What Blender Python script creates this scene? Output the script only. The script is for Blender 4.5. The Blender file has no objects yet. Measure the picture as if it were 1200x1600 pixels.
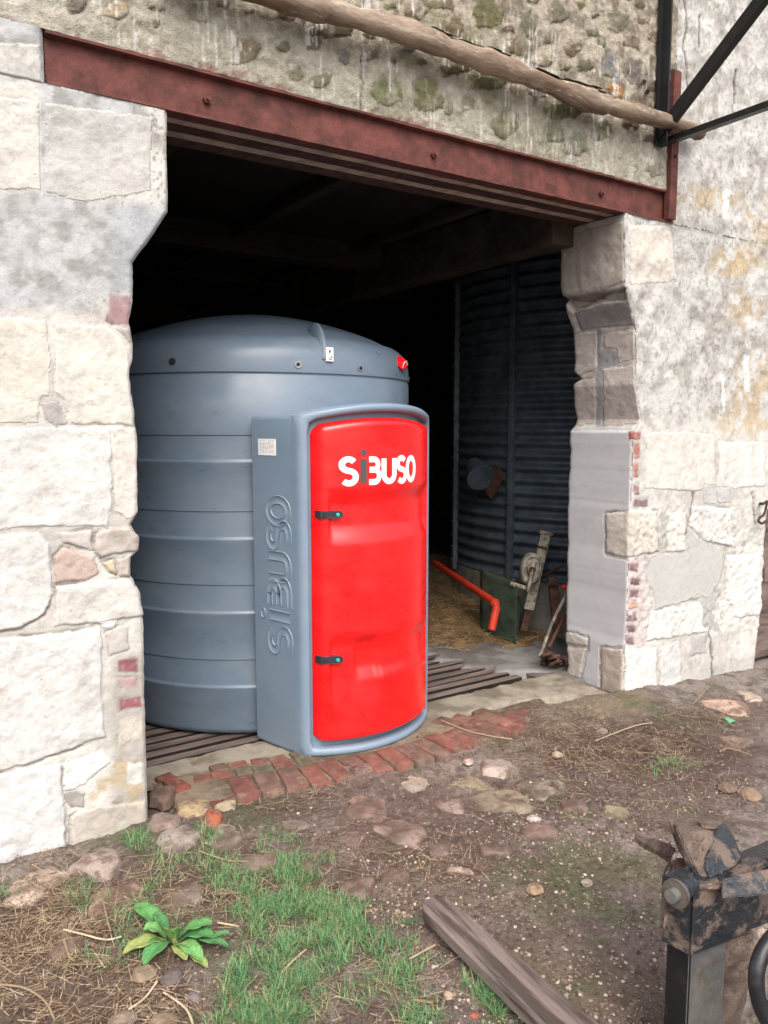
import bpy, bmesh, math, random
import numpy as np
from mathutils import Vector, Matrix, Euler
random.seed(7); rng = np.random.default_rng(7)
S = bpy.context.scene
COL = S.collection
# ------------------------------------------------------------------ camera
CF = 1209.0; YAW = math.radians(33.2); PITCH = math.atan(135/1209.0)
CAMP = np.array([0.0, -3.0, 1.6])
cam = bpy.data.cameras.new("camera"); camo = bpy.data.objects.new("camera", cam); COL.objects.link(camo)
camo.location = CAMP.tolist(); camo.rotation_euler = (math.pi/2-PITCH, 0, -YAW)
cam.sensor_width = 36; cam.lens = 36*CF/1600; cam.clip_end = 500; cam.clip_start = .05
S.camera = camo
# ------------------------------------------------------------------ light
W = bpy.data.worlds.new("World"); S.world = W; W.use_nodes = True
wn = W.node_tree; wn.nodes.clear()
sky = wn.nodes.new("ShaderNodeTexSky"); sky.sky_type = 'NISHITA'; sky.sun_disc = False
SUN_EL = math.radians(52); SUN_AZ = math.radians(202)      # azimuth from +y, clockwise: light comes from behind the camera
sky.sun_elevation = SUN_EL; sky.sun_rotation = SUN_AZ
sky.air_density = 1.0; sky.dust_density = 6.0; sky.ozone_density = .6
hs = wn.nodes.new("ShaderNodeHueSaturation"); hs.inputs['Saturation'].default_value = .72
bg = wn.nodes.new("ShaderNodeBackground"); bg.inputs['Strength'].default_value = .15
wo = wn.nodes.new("ShaderNodeOutputWorld")
wn.links.new(sky.outputs[0], hs.inputs['Color']); wn.links.new(hs.outputs[0], bg.inputs[0]); wn.links.new(bg.outputs[0], wo.inputs[0])
sl = bpy.data.lights.new("sun", 'SUN'); sl.energy = 0.75; sl.angle = math.radians(60); sl.color = (1, .975, .94)
slo = bpy.data.objects.new("sun", sl); COL.objects.link(slo)
sd = Vector((math.sin(SUN_AZ)*math.cos(SUN_EL), math.cos(SUN_AZ)*math.cos(SUN_EL), math.sin(SUN_EL)))
slo.rotation_euler = (-sd).to_track_quat('-Z', 'Y').to_euler()
S.view_settings.view_transform = 'Standard'; S.view_settings.look = 'None'
S.view_settings.gamma = 1; S.view_settings.use_curve_mapping = False
S.view_settings.exposure = 1.0
# ------------------------------------------------------------------ camera rays -> world points (used only to take measurements)
c_, s_ = math.cos(PITCH), math.sin(PITCH)
FW = np.array([math.sin(YAW)*c_, math.cos(YAW)*c_, -s_]); RT = np.array([math.cos(YAW), -math.sin(YAW), 0.0]); UP = np.cross(RT, FW)
def P(x, y, ax, v):
    d = FW+RT*(x-600)/CF-UP*(y-800)/CF
    return CAMP+d*((v-CAMP[ax])/d[ax])
def PD(x, y, dep):
    return CAMP+(FW+RT*(x-600)/CF-UP*(y-800)/CF)*dep
def Q(V):
    d = np.asarray(V)-CAMP; w = d@FW
    return 600+CF*(d@RT)/w, 800-CF*(d@UP)/w
# ------------------------------------------------------------------ noise
def _h(ix, iy, iz, seed):
    n = (ix*374761393+iy*668265263+iz*2147483647+seed*1274126177).astype(np.int64) & 0xffffffff
    n = ((n ^ (n >> 13))*1274126177) & 0xffffffff
    n = n ^ (n >> 16)
    return (n & 0xffff)/65535.0
def vn(x, y, z=None, seed=0):
    x = np.asarray(x, float); y = np.asarray(y, float); z = np.zeros_like(x) if z is None else np.asarray(z, float)
    ix, iy, iz = np.floor(x).astype(np.int64), np.floor(y).astype(np.int64), np.floor(z).astype(np.int64)
    fx, fy, fz = x-ix, y-iy, z-iz
    fx = fx*fx*(3-2*fx); fy = fy*fy*(3-2*fy); fz = fz*fz*(3-2*fz)
    r = 0
    for a in (0, 1):
        for b in (0, 1):
            for c in (0, 1):
                r = r+_h(ix+a, iy+b, iz+c, seed)*(fx if a else 1-fx)*(fy if b else 1-fy)*(fz if c else 1-fz)
    return r
def fbm(x, y, z=None, sc=1.0, o=4, seed=0, g=.5):
    x = np.asarray(x, float)*sc; y = np.asarray(y, float)*sc; z = None if z is None else np.asarray(z, float)*sc
    r = 0; a = 1; t = 0
    for k in range(o):
        r = r+a*vn(x, y, z, seed+k*17); t += a; a *= g; x = x*2.03+5.2; y = y*2.03+1.7
        if z is not None: z = z*2.03+3.1
    return r/t
def sst(a, b, x):
    t = np.clip((x-a)/(b-a), 0, 1); return t*t*(3-2*t)
def mix(a, b, t):
    t = np.asarray(t)[..., None]; return np.asarray(a)*(1-t)+np.asarray(b)*t
def L(r, g, b, k=.84):
    v = np.array([r, g, b])/255.0
    return np.where(v <= .04045, v/12.92, ((v+.055)/1.055)**2.4)*k
# ------------------------------------------------------------------ objects
def tag(o, label=None, cat=None, group=None, kind=None):
    if label: o['label'] = label
    if cat: o['category'] = cat
    if group: o['group'] = group
    if kind: o['kind'] = kind
    return o
def link(o, parent=None):
    COL.objects.link(o)
    if parent is not None:
        o.parent = parent
        o.matrix_parent_inverse = getp(parent).inverted()
    return o
_pm = {}
def getp(o):
    return _pm.get(o.name, Matrix.Identity(4))
def thing(name, loc, label, cat, group=None):
    o = bpy.data.objects.new(name, None); COL.objects.link(o); o.empty_display_size = .1
    o.location = tuple(float(v) for v in loc); _pm[o.name] = Matrix.Translation(o.location)
    return tag(o, label, cat, group)
def mesh(name, V, F, mat, parent=None, smooth=True, cols=None):
    V = np.asarray(V, np.float32).reshape(-1, 3)
    me = bpy.data.meshes.new(name)
    if isinstance(F, np.ndarray):
        n, k = F.shape
        me.vertices.add(len(V)); me.vertices.foreach_set('co', V.ravel())
        me.loops.add(n*k); me.loops.foreach_set('vertex_index', F.astype(np.int32).ravel())
        me.polygons.add(n); me.polygons.foreach_set('loop_start', np.arange(0, n*k, k, dtype=np.int32))
        me.update(calc_edges=True); me.validate()
    else:
        me.from_pydata(V.tolist(), [], [tuple(int(i) for i in f) for f in F])
    me.polygons.foreach_set('use_smooth', np.full(len(me.polygons), bool(smooth)))
    if cols is not None:
        a = me.color_attributes.new('Col', 'FLOAT_COLOR', 'POINT')
        cc = np.ones((len(V), 4), np.float32); cc[:, :3] = cols
        a.data.foreach_set('color', cc.ravel())
    if mat: me.materials.append(mat)
    if smooth and not isinstance(F, np.ndarray): me.set_sharp_from_angle(angle=math.radians(48))
    o = bpy.data.objects.new(name, me)
    return link(o, parent)
class MB:
    """collects several closed shapes into one part"""
    def __init__(s): s.V = []; s.F = []; s.C = []
    def add(s, V, F, col=None):
        b = len(s.V); V = np.asarray(V, float).reshape(-1, 3)
        s.V += V.tolist(); s.F += [tuple(int(i)+b for i in f) for f in F]
        s.C += [list(col) if col is not None else [1, 1, 1]]*len(V)
    def build(s, name, mat, parent=None, smooth=False, cols=False):
        return mesh(name, s.V, s.F, mat, parent, smooth, np.array(s.C) if cols else None)
BOXF = [(0, 3, 2, 1), (4, 5, 6, 7), (0, 1, 5, 4), (1, 2, 6, 5), (2, 3, 7, 6), (3, 0, 4, 7)]
def boxv(x0, x1, y0, y1, z0, z1):
    return [(x0, y0, z0), (x1, y0, z0), (x1, y1, z0), (x0, y1, z0), (x0, y0, z1), (x1, y0, z1), (x1, y1, z1), (x0, y1, z1)]
def box(name, x0, x1, y0, y1, z0, z1, mat, parent=None, bev=0, smooth=False):
    return obox(name, (x0, y0, z0), (x1-x0, 0, 0), (0, y1-y0, 0), (0, 0, z1-z0), mat, parent, bev, smooth)
def obv(o, ex, ey, ez):
    o, ex, ey, ez = map(lambda v: np.array(v, float), (o, ex, ey, ez))
    return [o, o+ex, o+ex+ey, o+ey, o+ez, o+ex+ez, o+ex+ey+ez, o+ey+ez]
def obox(name, o, ex, ey, ez, mat, parent=None, bev=0, smooth=False):
    V = obv(o, ex, ey, ez)
    if np.dot(np.cross(np.array(ex, float), np.array(ey, float)), np.array(ez, float)) < 0:
        F = [f[::-1] for f in BOXF]
    else: F = BOXF
    if bev <= 0: return mesh(name, V, F, mat, parent, smooth)
    bm = bmesh.new(); vs = [bm.verts.new(v) for v in V]
    for f in F: bm.faces.new([vs[i] for i in f])
    bmesh.ops.bevel(bm, geom=bm.edges[:], offset=bev, segments=2, affect='EDGES', profile=.6)
    me = bpy.data.meshes.new(name); bm.to_mesh(me); bm.free(); me.materials.append(mat)
    if smooth: me.polygons.foreach_set('use_smooth', [True]*len(me.polygons))
    return link(bpy.data.objects.new(name, me), parent)
def tube(pts, rad, n=10, cap=True, jit=0, seed=0):
    pts = [np.array(p, float) for p in pts]; m = len(pts)
    rad = [rad]*m if np.isscalar(rad) else rad
    V = []; F = []; pu = None
    for i, p in enumerate(pts):
        t = pts[min(i+1, m-1)]-pts[max(i-1, 0)]; t /= np.linalg.norm(t)+1e-9
        if pu is None:
            a = np.array([0, 0, 1.0]) if abs(t[2]) < .9 else np.array([1.0, 0, 0])
            u = np.cross(t, a)
        else: u = pu-t*np.dot(pu, t)
        u /= np.linalg.norm(u); pu = u; w = np.cross(t, u)
        for k in range(n):
            a = 2*math.pi*k/n; r = rad[i]
            if jit: r *= 1+jit*(float(fbm([math.cos(a)*1.3+i*.25], [math.sin(a)*1.3+seed], o=3)[0])-.5)*2
            V.append(p+u*math.cos(a)*r+w*math.sin(a)*r)
    for i in range(m-1):
        for k in range(n):
            a = i*n+k; b = i*n+(k+1) % n; F.append((a, b, b+n, a+n))
    if cap:
        F.append(tuple(range(n))[::-1]); F.append(tuple((m-1)*n+k for k in range(n)))
    return V, F
def smoothpath(pts, sub=4):
    pts = [np.array(p, float) for p in pts]; out = []
    for i in range(len(pts)-1):
        p0 = pts[max(i-1, 0)]; p1 = pts[i]; p2 = pts[i+1]; p3 = pts[min(i+2, len(pts)-1)]
        for k in range(sub):
            t = k/sub
            out.append(.5*((2*p1)+(-p0+p2)*t+(2*p0-5*p1+4*p2-p3)*t*t+(-p0+3*p1-3*p2+p3)*t**3))
    out.append(pts[-1]); return out
def gridfaces(nr, nc):
    i = np.arange(nr*nc).reshape(nr, nc)
    return np.stack([i[:-1, :-1], i[:-1, 1:], i[1:, 1:], i[1:, :-1]], -1).reshape(-1, 4)
# ------------------------------------------------------------------ materials
def newmat(name):
    m = bpy.data.materials.new(name); m.use_nodes = True
    return m, m.node_tree, m.node_tree.nodes['Principled BSDF']
def nd(nt, t, **k):
    n = nt.nodes.new(t)
    for a, v in k.items():
        if hasattr(n, a): setattr(n, a, v)
        else: n.inputs[a].default_value = v
    return n
def coords(nt, obj=False):
    if obj: return nd(nt, 'ShaderNodeTexCoord').outputs['Object']
    return nd(nt, 'ShaderNodeNewGeometry').outputs['Position']
def noise(nt, co, scale, detail=5, rough=.55):
    n = nd(nt, 'ShaderNodeTexNoise'); n.inputs['Scale'].default_value = scale; n.inputs['Detail'].default_value = detail
    n.inputs['Roughness'].default_value = rough
    nt.links.new(co, n.inputs['Vector']); return n.outputs['Fac']
def ramp(nt, fac, stops):
    r = nd(nt, 'ShaderNodeValToRGB'); e = r.color_ramp.elements
    while len(e) < len(stops): e.new(.5)
    for el, (p, c) in zip(e, stops):
        el.position = p; el.color = (c, c, c, 1) if np.isscalar(c) else (*c, 1)
    nt.links.new(fac, r.inputs[0]); return r.outputs[0]
def mixc(nt, fac, a, b, mode='MIX'):
    m = nd(nt, 'ShaderNodeMix', data_type='RGBA', blend_type=mode)
    for sock, v in ((m.inputs[0], fac), (m.inputs[6], a), (m.inputs[7], b)):
        if hasattr(v, 'links'): nt.links.new(v, sock)
        elif np.isscalar(v): sock.default_value = v
        else: sock.default_value = (*v, 1)
    return m.outputs[2]
def bump(nt, bs, h, strength, dist, prev=None):
    b = nd(nt, 'ShaderNodeBump'); b.inputs['Strength'].default_value = strength; b.inputs['Distance'].default_value = dist
    nt.links.new(h, b.inputs['Height'])
    if prev is not None: nt.links.new(prev, b.inputs['Normal'])
    nt.links.new(b.outputs[0], bs.inputs['Normal']); return b.outputs[0]
def mat_col(name, rough=.92, var=.16, spec=.2, bumps=((18, .5, .01), (90, .5, .004)), speck=0.0, vscale=26, mud=None, stain=None):
    """surface coloured by its vertex colours, with fine grain and relief"""
    m, nt, bs = newmat(name)
    co = coords(nt)
    at = nd(nt, 'ShaderNodeAttribute', attribute_name='Col').outputs['Color']
    f1 = ramp(nt, noise(nt, co, vscale, 6, .65), [(.3, 1-var), (.72, 1+var*.35)])
    c = mixc(nt, 1.0, at, f1, 'MULTIPLY')
    f2 = ramp(nt, noise(nt, co, 230, 3, .6), [(.3, 1-var*.9), (.6, 1.0)])
    c = mixc(nt, 1.0, c, f2, 'MULTIPLY')
    if speck > 0:
        f3 = ramp(nt, noise(nt, co, 75, 4, .7), [(.62, 0.0), (.70, 1.0)])
        dk = mixc(nt, 1.0, c, (.48, .46, .43), 'MULTIPLY')
        mm = nd(nt, 'ShaderNodeMath', operation='MULTIPLY'); nt.links.new(f3, mm.inputs[0]); mm.inputs[1].default_value = speck
        c = mixc(nt, mm.outputs[0], c, dk)
    if stain is not None:                                 # broad grey weathering and small dark pits
        fs = ramp(nt, noise(nt, co, 9, 11, .78), [(.49, 0.0), (.68, stain)]); c = mixc(nt, fs, c, mixc(nt, 1.0, c, (.70, .69, .66), 'MULTIPLY'))
        fp = ramp(nt, noise(nt, co, 48, 5, .75), [(.655, 0.0), (.69, .75)]); c = mixc(nt, fp, c, mixc(nt, 1.0, c, (.42, .37, .31), 'MULTIPLY'))
    if mud is not None:
        fm = ramp(nt, noise(nt, co, mud[1], 8, .68), [(mud[2], 0.0), (mud[2]+.09, 1.0)]); c = mixc(nt, fm, c, mud[0])
    nt.links.new(c, bs.inputs['Base Color']); bs.inputs['Roughness'].default_value = rough; bs.inputs['Specular IOR Level'].default_value = spec
    pv = None
    for sc, st, di in bumps: pv = bump(nt, bs, noise(nt, co, sc, 6, .6), st, di, pv)
    return m
def mat_two(name, ca, cb, scale=8, lo=.4, hi=.6, rough=(.6, .8), metal=0, bmp=((60, .4, .004),), obj=False, cc=None, spec=.3, stretch=None):
    m, nt, bs = newmat(name)
    co = coords(nt, obj)
    if stretch is not None:
        mp = nd(nt, 'ShaderNodeMapping'); mp.inputs['Scale'].default_value = stretch; nt.links.new(co, mp.inputs[0]); co = mp.outputs[0]
    n1 = noise(nt, co, scale, 7, .65)
    f = ramp(nt, n1, [(lo, 0.0), (hi, 1.0)])
    c = mixc(nt, f, ca, cb)
    if cc is not None:
        f3 = ramp(nt, noise(nt, co, scale*3.7, 5, .7), [(.58, 0.0), (.68, 1.0)]); c = mixc(nt, f3, c, cc)
    f2 = ramp(nt, noise(nt, co, scale*14, 4, .6), [(.3, .8), (.7, 1.08)])
    c = mixc(nt, 1.0, c, f2, 'MULTIPLY')
    nt.links.new(c, bs.inputs['Base Color'])
    r = ramp(nt, f, [(0, rough[0]), (1, rough[1])]); nt.links.new(r, bs.inputs['Roughness'])
    bs.inputs['Metallic'].default_value = metal; bs.inputs['Specular IOR Level'].default_value = spec
    pv = None
    for sc, st, di in bmp: pv = bump(nt, bs, noise(nt, co, sc, 5, .6), st, di, pv)
    return m
M_WALL = mat_col('limewashed_masonry', .93, .12, .12, ((14, .18, .008), (75, .55, .005), (260, .6, .0025)), speck=.5, stain=.9)
M_RUB = mat_col('rubble_masonry', .92, .34, .12, ((26, .8, .014), (110, .8, .006), (300, .5, .003)), speck=.6, stain=1.0)
M_CONC = mat_col('smooth_cement', .85, .16, .25, ((30, .4, .006), (160, .4, .002)), speck=.5, stain=.9, mud=(tuple(L(122, 106, 92)), 7, .56))
M_GROUND = mat_col('damp_soil', .78, .42, .3, ((26, .8, .015), (90, 1.0, .009), (380, .8, .004)), speck=.5, vscale=60)
M_COB = mat_col('cobble_stone', .72, .22, .35, ((30, .5, .01), (160, .5, .003)), speck=.3)
M_COBM = mat_col('muddy_cobble', .78, .3, .3, ((24, .7, .012), (90, .9, .006), (300, .6, .003)), speck=.6, mud=(tuple(L(120, 102, 92)), 17, .53))
M_BRICK = mat_col('red_brick', .85, .3, .25, ((50, .6, .007), (220, .5, .003)), speck=.5, mud=(tuple(L(128, 110, 94)), 15, .55))
M_STEELRED = mat_two('red_oxide_steel', L(120, 68, 61), L(84, 52, 47), 11, .38, .62, (.62, .8), 0, ((120, .6, .003), (420, .6, .0015)), cc=L(88, 55, 52))
M_RUSTDK = mat_two('brown_rusty_steel', L(92, 62, 54), L(64, 46, 42), 12, .4, .6, (.7, .85))
M_SOFFIT = mat_two('soffit_concrete', L(214, 196, 180), L(164, 142, 126), 9, .35, .62, (.9, .9), 0, ((40, .5, .006), (150, .5, .003)), cc=L(170, 160, 150))
M_BLACK = mat_two('black_iron', (.012, .013, .014), (.03, .024, .02), 20, .55, .7, (.38, .6), .2, ((150, .3, .002),), spec=.5)
M_LOG = mat_two('weathered_log', L(182, 166, 148), L(120, 102, 86), 9, .36, .58, (.85, .9), 0, ((30, .45, .007), (120, .5, .003)), cc=L(196, 186, 170), stretch=(.2, 1, 1))
M_PLANK = mat_two('wet_old_plank', L(134, 122, 116), L(80, 69, 65), 11, .44, .56, (.5, .7), 0, ((40, .7, .008), (170, .6, .003)), obj=True, cc=L(66, 48, 42), stretch=(.12, 1.6, 1), spec=.4)
M_SLAT = mat_two('worn_timber_slat', L(138, 122, 114), L(84, 72, 68), 6, .38, .62, (.75, .85), 0, ((50, .6, .005),), stretch=(.25, 2, 2))
M_PIT = mat_two('dirt_and_dark_gaps', (.012, .010, .009), (.02, .017, .015), 10)  # dirt on slat sides, near-black so the gaps read dark too
M_DARKWOOD = mat_two('dark_timber', L(62, 48, 38), L(36, 28, 24), 5, .4, .6, (.9, .9), 0, ((30, .5, .006),), stretch=(.2, 1, 1))
M_INT = mat_two('interior_masonry', L(120, 108, 95), L(70, 62, 55), 3, .4, .6, (.95, .95), 0, ((12, .8, .03),), cc=L(160, 150, 138))
M_CEIL = mat_two('dark_interior', L(40, 34, 30), L(26, 23, 21), 3, .4, .6, (.95, .95))  # base colour lowered so ceiling and pit read near black
M_FLOOR = mat_two('concrete_floor', L(140, 138, 134), L(104, 98, 92), 3, .4, .62, (.8, .9), 0, ((30, .4, .006), (150, .4, .002)), cc=L(120, 105, 90))
M_GALV = mat_two('galvanised_sheet', L(98, 110, 120), L(66, 76, 86), 6, .35, .65, (.45, .6), .35, ((60, .15, .002),), cc=L(84, 84, 84))
M_REDPIPE = mat_two('orange_red_pipe', L(196, 56, 36), L(140, 46, 34), 14, .5, .7, (.5, .7))
M_GREEN = mat_two('green_paint', L(58, 76, 62), L(46, 50, 42), 12, .45, .6, (.6, .8), cc=L(92, 74, 56))
M_OLDGREY = mat_two('old_grey_casting', L(165, 160, 148), L(110, 104, 94), 16, .45, .6, (.6, .8), .1, cc=L(104, 76, 56))
M_RUST = mat_two('rust', L(96, 66, 54), L(62, 46, 40), 18, .4, .62, (.8, .9))
M_MUD = mat_two('mud_on_steel', L(104, 90, 82), L(134, 117, 105), 24, .42, .62, (.7, .9), 0, ((36, .9, .012), (160, .9, .006)), cc=L(58, 50, 48))
M_MUDST = mat_two('muddy_black_steel', (.018, .022, .028), L(116, 101, 92), 13, .52, .60, (.34, .85), 0, ((60, .9, .008), (220, .6, .003)), cc=L(98, 86, 78), spec=.5)
M_GREYST = mat_two('grey_worn_steel', L(136, 134, 126), L(100, 102, 104), 5, .42, .60, (.3, .55), .2, ((90, .25, .002),), cc=L(104, 92, 82), spec=.5)
M_WASH = mat_two('muddy_washer_steel', L(112, 104, 96), L(84, 80, 78), 30, .42, .6, (.5, .7), .1, ((120, .5, .003),), cc=L(120, 100, 86))
M_BLACKMUD = mat_two('blackish_worn_steel', (.022, .028, .034), L(84, 82, 74), 12, .52, .62, (.32, .6), .2, ((70, .5, .004),), cc=L(110, 96, 84), spec=.5)
M_HOSE = mat_two('black_rubber', (.012, .013, .016), (.03, .03, .032), 20, .5, .7, (.4, .6), spec=.5)
# tank plastic
def plastic(name, col, rough, dust, dustamt, scratch=.0, coat=0):
    m, nt, bs = newmat(name); co = coords(nt)
    mp = nd(nt, 'ShaderNodeMapping'); mp.inputs['Scale'].default_value = (1, 1, 1.8); mp.inputs['Rotation'].default_value = (.3, .2, 0); nt.links.new(co, mp.inputs[0])
    f = ramp(nt, noise(nt, mp.outputs[0], 3.0, 11, .74), [(.38, 0.0), (.74, dustamt)])
    c = mixc(nt, f, col, dust)
    f2 = ramp(nt, noise(nt, co, 260, 2, .5), [(.66, 0.0), (.72, dustamt*1.2)]); c = mixc(nt, f2, c, dust)
    nt.links.new(c, bs.inputs['Base Color'])
    r = ramp(nt, noise(nt, mp.outputs[0], 6, 8, .72), [(.35, rough-.07), (.65, rough+.16)]); nt.links.new(r, bs.inputs['Roughness'])
    bs.inputs['Coat Weight'].default_value = coat; bs.inputs['Coat Roughness'].default_value = .12
    p = bump(nt, bs, noise(nt, co, 4, 2, .5), .35, .01)
    bump(nt, bs, noise(nt, co, 320, 2, .5), .10, .0008, p)
    return m
M_TANK = plastic('blue_grey_polyethylene', (.118, .168, .228), .33, (.30, .32, .34), .3)
M_CAB = plastic('cabinet_polyethylene', (.165, .232, .31), .38, (.32, .34, .36), .2)
M_RED = plastic('glossy_red_plastic', (.84, .005, .007), .27, (.76, .06, .05), .16, coat=.35)
M_WHITEPR = mat_two('white_vinyl', (.85, .85, .85), (.80, .80, .80), 10, rough=(.4, .4))
M_DGREYPR = mat_two('dark_grey_vinyl', (.085, .075, .075), (.08, .07, .07), 10, rough=(.4, .4))
M_LATCH = mat_two('latch_plastic', (.035, .04, .055), (.03, .03, .04), 10, rough=(.35, .4))
M_TEAL = mat_two('teal_lock_cap', (.05, .42, .40), (.1, .5, .45), 60, rough=(.3, .4))
M_INK = mat_two('printed_ink', (.02, .02, .02), (.03, .03, .03), 10)
M_CHROME = mat_two('zinc_insert', (.6, .62, .64), (.4, .42, .44), 40, rough=(.3, .4), metal=.8)
M_STRAW = mat_col('dry_straw', .8, .25, .3, ((200, .3, .001),))
M_GRASS = mat_col('grass_blade', .55, .2, .35, ())
for nm in ('grass_blade',):
    bs = bpy.data.materials[nm].node_tree.nodes['Principled BSDF']; bs.inputs['Subsurface Weight'].default_value = 0
M_LEAF = mat_col('dock_leaf', .62, .22, .4, ((40, .6, .006), (140, .4, .002)))

# ================================================================== GROUND
def gz(x, y):
    x = np.asarray(x, float); y = np.asarray(y, float)
    b = -.10*sst(3.4, 5.2, x) - .045*sst(-.05, -.45, y)*sst(3.9, 3.2, x) - .02*sst(-.4, -1.4, y)
    n = (fbm(x, y, sc=1.6, o=3, seed=3)-.5)*.07+(fbm(x, y, sc=9, o=4, seed=9)-.5)*.035
    n = n+(fbm(x, y, sc=45, o=3, seed=19)-.5)*.014
    fade = sst(9, 5, np.hypot(x-2, y+1))
    return b+n*fade*.9+.01-.022*sst(.95, 1.15, x)*sst(3.0, 2.7, x)*sst(-.22, -.10, y)
# terrain sheet: fine where the photograph looks, then out to the horizon
def axis(a, b, st, far):
    mid = np.arange(a, b+st/2, st); lo = []; hi = []; d = st*2; p = a
    while p > -far: p -= d; lo.append(p); d *= 1.45
    d = st*2; p = b
    while p < far: p += d; hi.append(p); d *= 1.45
    return np.array(lo[::-1]+mid.tolist()+hi)
gx = axis(-.3, 5.6, .0115, 220); gy = axis(-2.35, .02, .0105, 220)
gy = np.concatenate([gy[gy < .03], [.08, .12, .2, .3, .42, .49, .51, .6, 1, 2, 5, 10, 20, 50, 120, 230]])
X, Y = np.meshgrid(gx, gy); Z = gz(X, Y)
Z = np.where(Y > .03, np.minimum(Z, -.03), Z); Z = np.where(Y > .5, -.35, Z); Z = np.where((Y > .3) & (np.hypot(X, Y) > 14), -.1, Z)
px, py = Q(np.stack([X, Y, np.zeros_like(X)], -1)); 
front = ((np.stack([X, Y, Z], -1)-CAMP)@FW) > .4
px = np.where(front, px, -9999); py = np.where(front, py, -9999)
wx = px+(fbm(X, Y, sc=7, o=4, seed=31)-.5)*90; wy = py+(fbm(X, Y, sc=7, o=4, seed=37)-.5)*60
def blob(cx, cy, rx, ry, soft=.5): 
    d = np.hypot((wx-cx)/rx, (wy-cy)/ry); return sst(1+soft, 1-soft, d)
n1 = fbm(X, Y, sc=2.2, o=5, seed=5); n2 = fbm(X, Y, sc=14, o=4, seed=6)
base = mix(L(150, 134, 124), L(122, 104, 95), sst(.35, .65, n1))
base = mix(base, L(92, 75, 67), sst(.50, .64, n2)*.6)
for (cx, cy, rx, ry, c, a) in [
        (600, 1330, 260, 90, L(104, 84, 78), .5), (1000, 1140, 160, 45, L(86, 64, 58), .75), (1080, 1180, 130, 40, L(92, 70, 64), .6),
        (950, 1340, 110, 40, L(98, 98, 66), .75), (880, 1390, 80, 45, L(104, 100, 72), .6), (980, 1440, 90, 80, L(120, 102, 100), .7),
        (900, 1500, 120, 60, L(126, 108, 86), .55), (870, 1240, 90, 40, L(98, 84, 80), .5), (720, 1250, 120, 50, L(112, 94, 86), .4),
        (690, 1390, 90, 50, L(140, 122, 106), .5), (720, 1470, 80, 50, L(130, 112, 102), .5), (430, 1250, 90, 25, L(84, 66, 56), .6),
        (150, 1560, 220, 70, L(108, 90, 78), .5), (60, 1450, 100, 40, L(96, 76, 62), .6), (450, 1440, 120, 120, L(84, 84, 58), .5),
        (820, 1130, 90, 25, L(128, 106, 84), .5), (940, 1100, 80, 18, L(150, 132, 104), .6), (260, 1350, 150, 60, L(110, 94, 82), .5)]:
    base = mix(base, c, blob(cx, cy, rx, ry)*a)
# moss specks and pale grit stains
base = mix(base, L(96, 104, 66), sst(.6, .75, fbm(X, Y, sc=5, o=5, seed=77))*.5)
base = mix(base, L(176, 160, 142), sst(.72, .8, fbm(X, Y, sc=60, o=2, seed=78))*.5)
NR, NC = X.shape
base = np.clip(base*np.array([1.12, 1.20, 1.26]), 0, .6)
ground = mesh('ground', np.stack([X, Y, Z], -1).reshape(-1, 3), gridfaces(NR, NC), M_GROUND, None, True, base.reshape(-1, 3))
tag(ground, 'brown damp farmyard soil with moss, grit and half-buried cobbles', None, None, 'structure')

# ================================================================== BARN
barn = thing('barn', (2.25, 0, 0), 'old limewashed stone barn with a wide doorway under a red steel beam', 'barn')
def inpoly(px, py, poly):
    """signed distance in px to a polygon, positive inside"""
    poly = np.array(poly, float); n = len(poly); ins = np.zeros(px.shape, bool); dmin = np.full(px.shape, 1e9)
    for i in range(n):
        x0, y0 = poly[i]; x1, y1 = poly[(i+1) % n]
        c = ((y0 > py) != (y1 > py)) & (px < (x1-x0)*(py-y0)/((y1-y0) if y1 != y0 else 1e-9)+x0)
        ins ^= c
        dx, dy = x1-x0, y1-y0; t = np.clip(((px-x0)*dx+(py-y0)*dy)/(dx*dx+dy*dy+1e-9), 0, 1)
        dmin = np.minimum(dmin, np.hypot(px-x0-t*dx, py-y0-t*dy))
    return np.where(ins, dmin, -dmin)
def ell(cx, cy, w, h, n=9, rot=0, jit=.16, seed=None):
    r = random.Random(int(cx*13+cy*7) if seed is None else seed); out = []
    for k in range(n):
        a = 2*math.pi*k/n; m = 1+r.uniform(-jit, jit)
        ca, sa = math.cos(a), math.sin(a)
        e = (abs(ca)**2.6+abs(sa)**2.6)**(-1/2.6)
        x = ca*e*w/2*m; y = sa*e*h/2*m; R = math.radians(rot)
        out.append((cx+x*math.cos(R)-y*math.sin(R), cy+x*math.sin(R)+y*math.cos(R)))
    return out
def prof(pix, fn):
    """profile traced as pixels -> sorted (z, value)"""
    a = sorted([fn(x, y) for x, y in pix]); return np.array(a)
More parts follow.
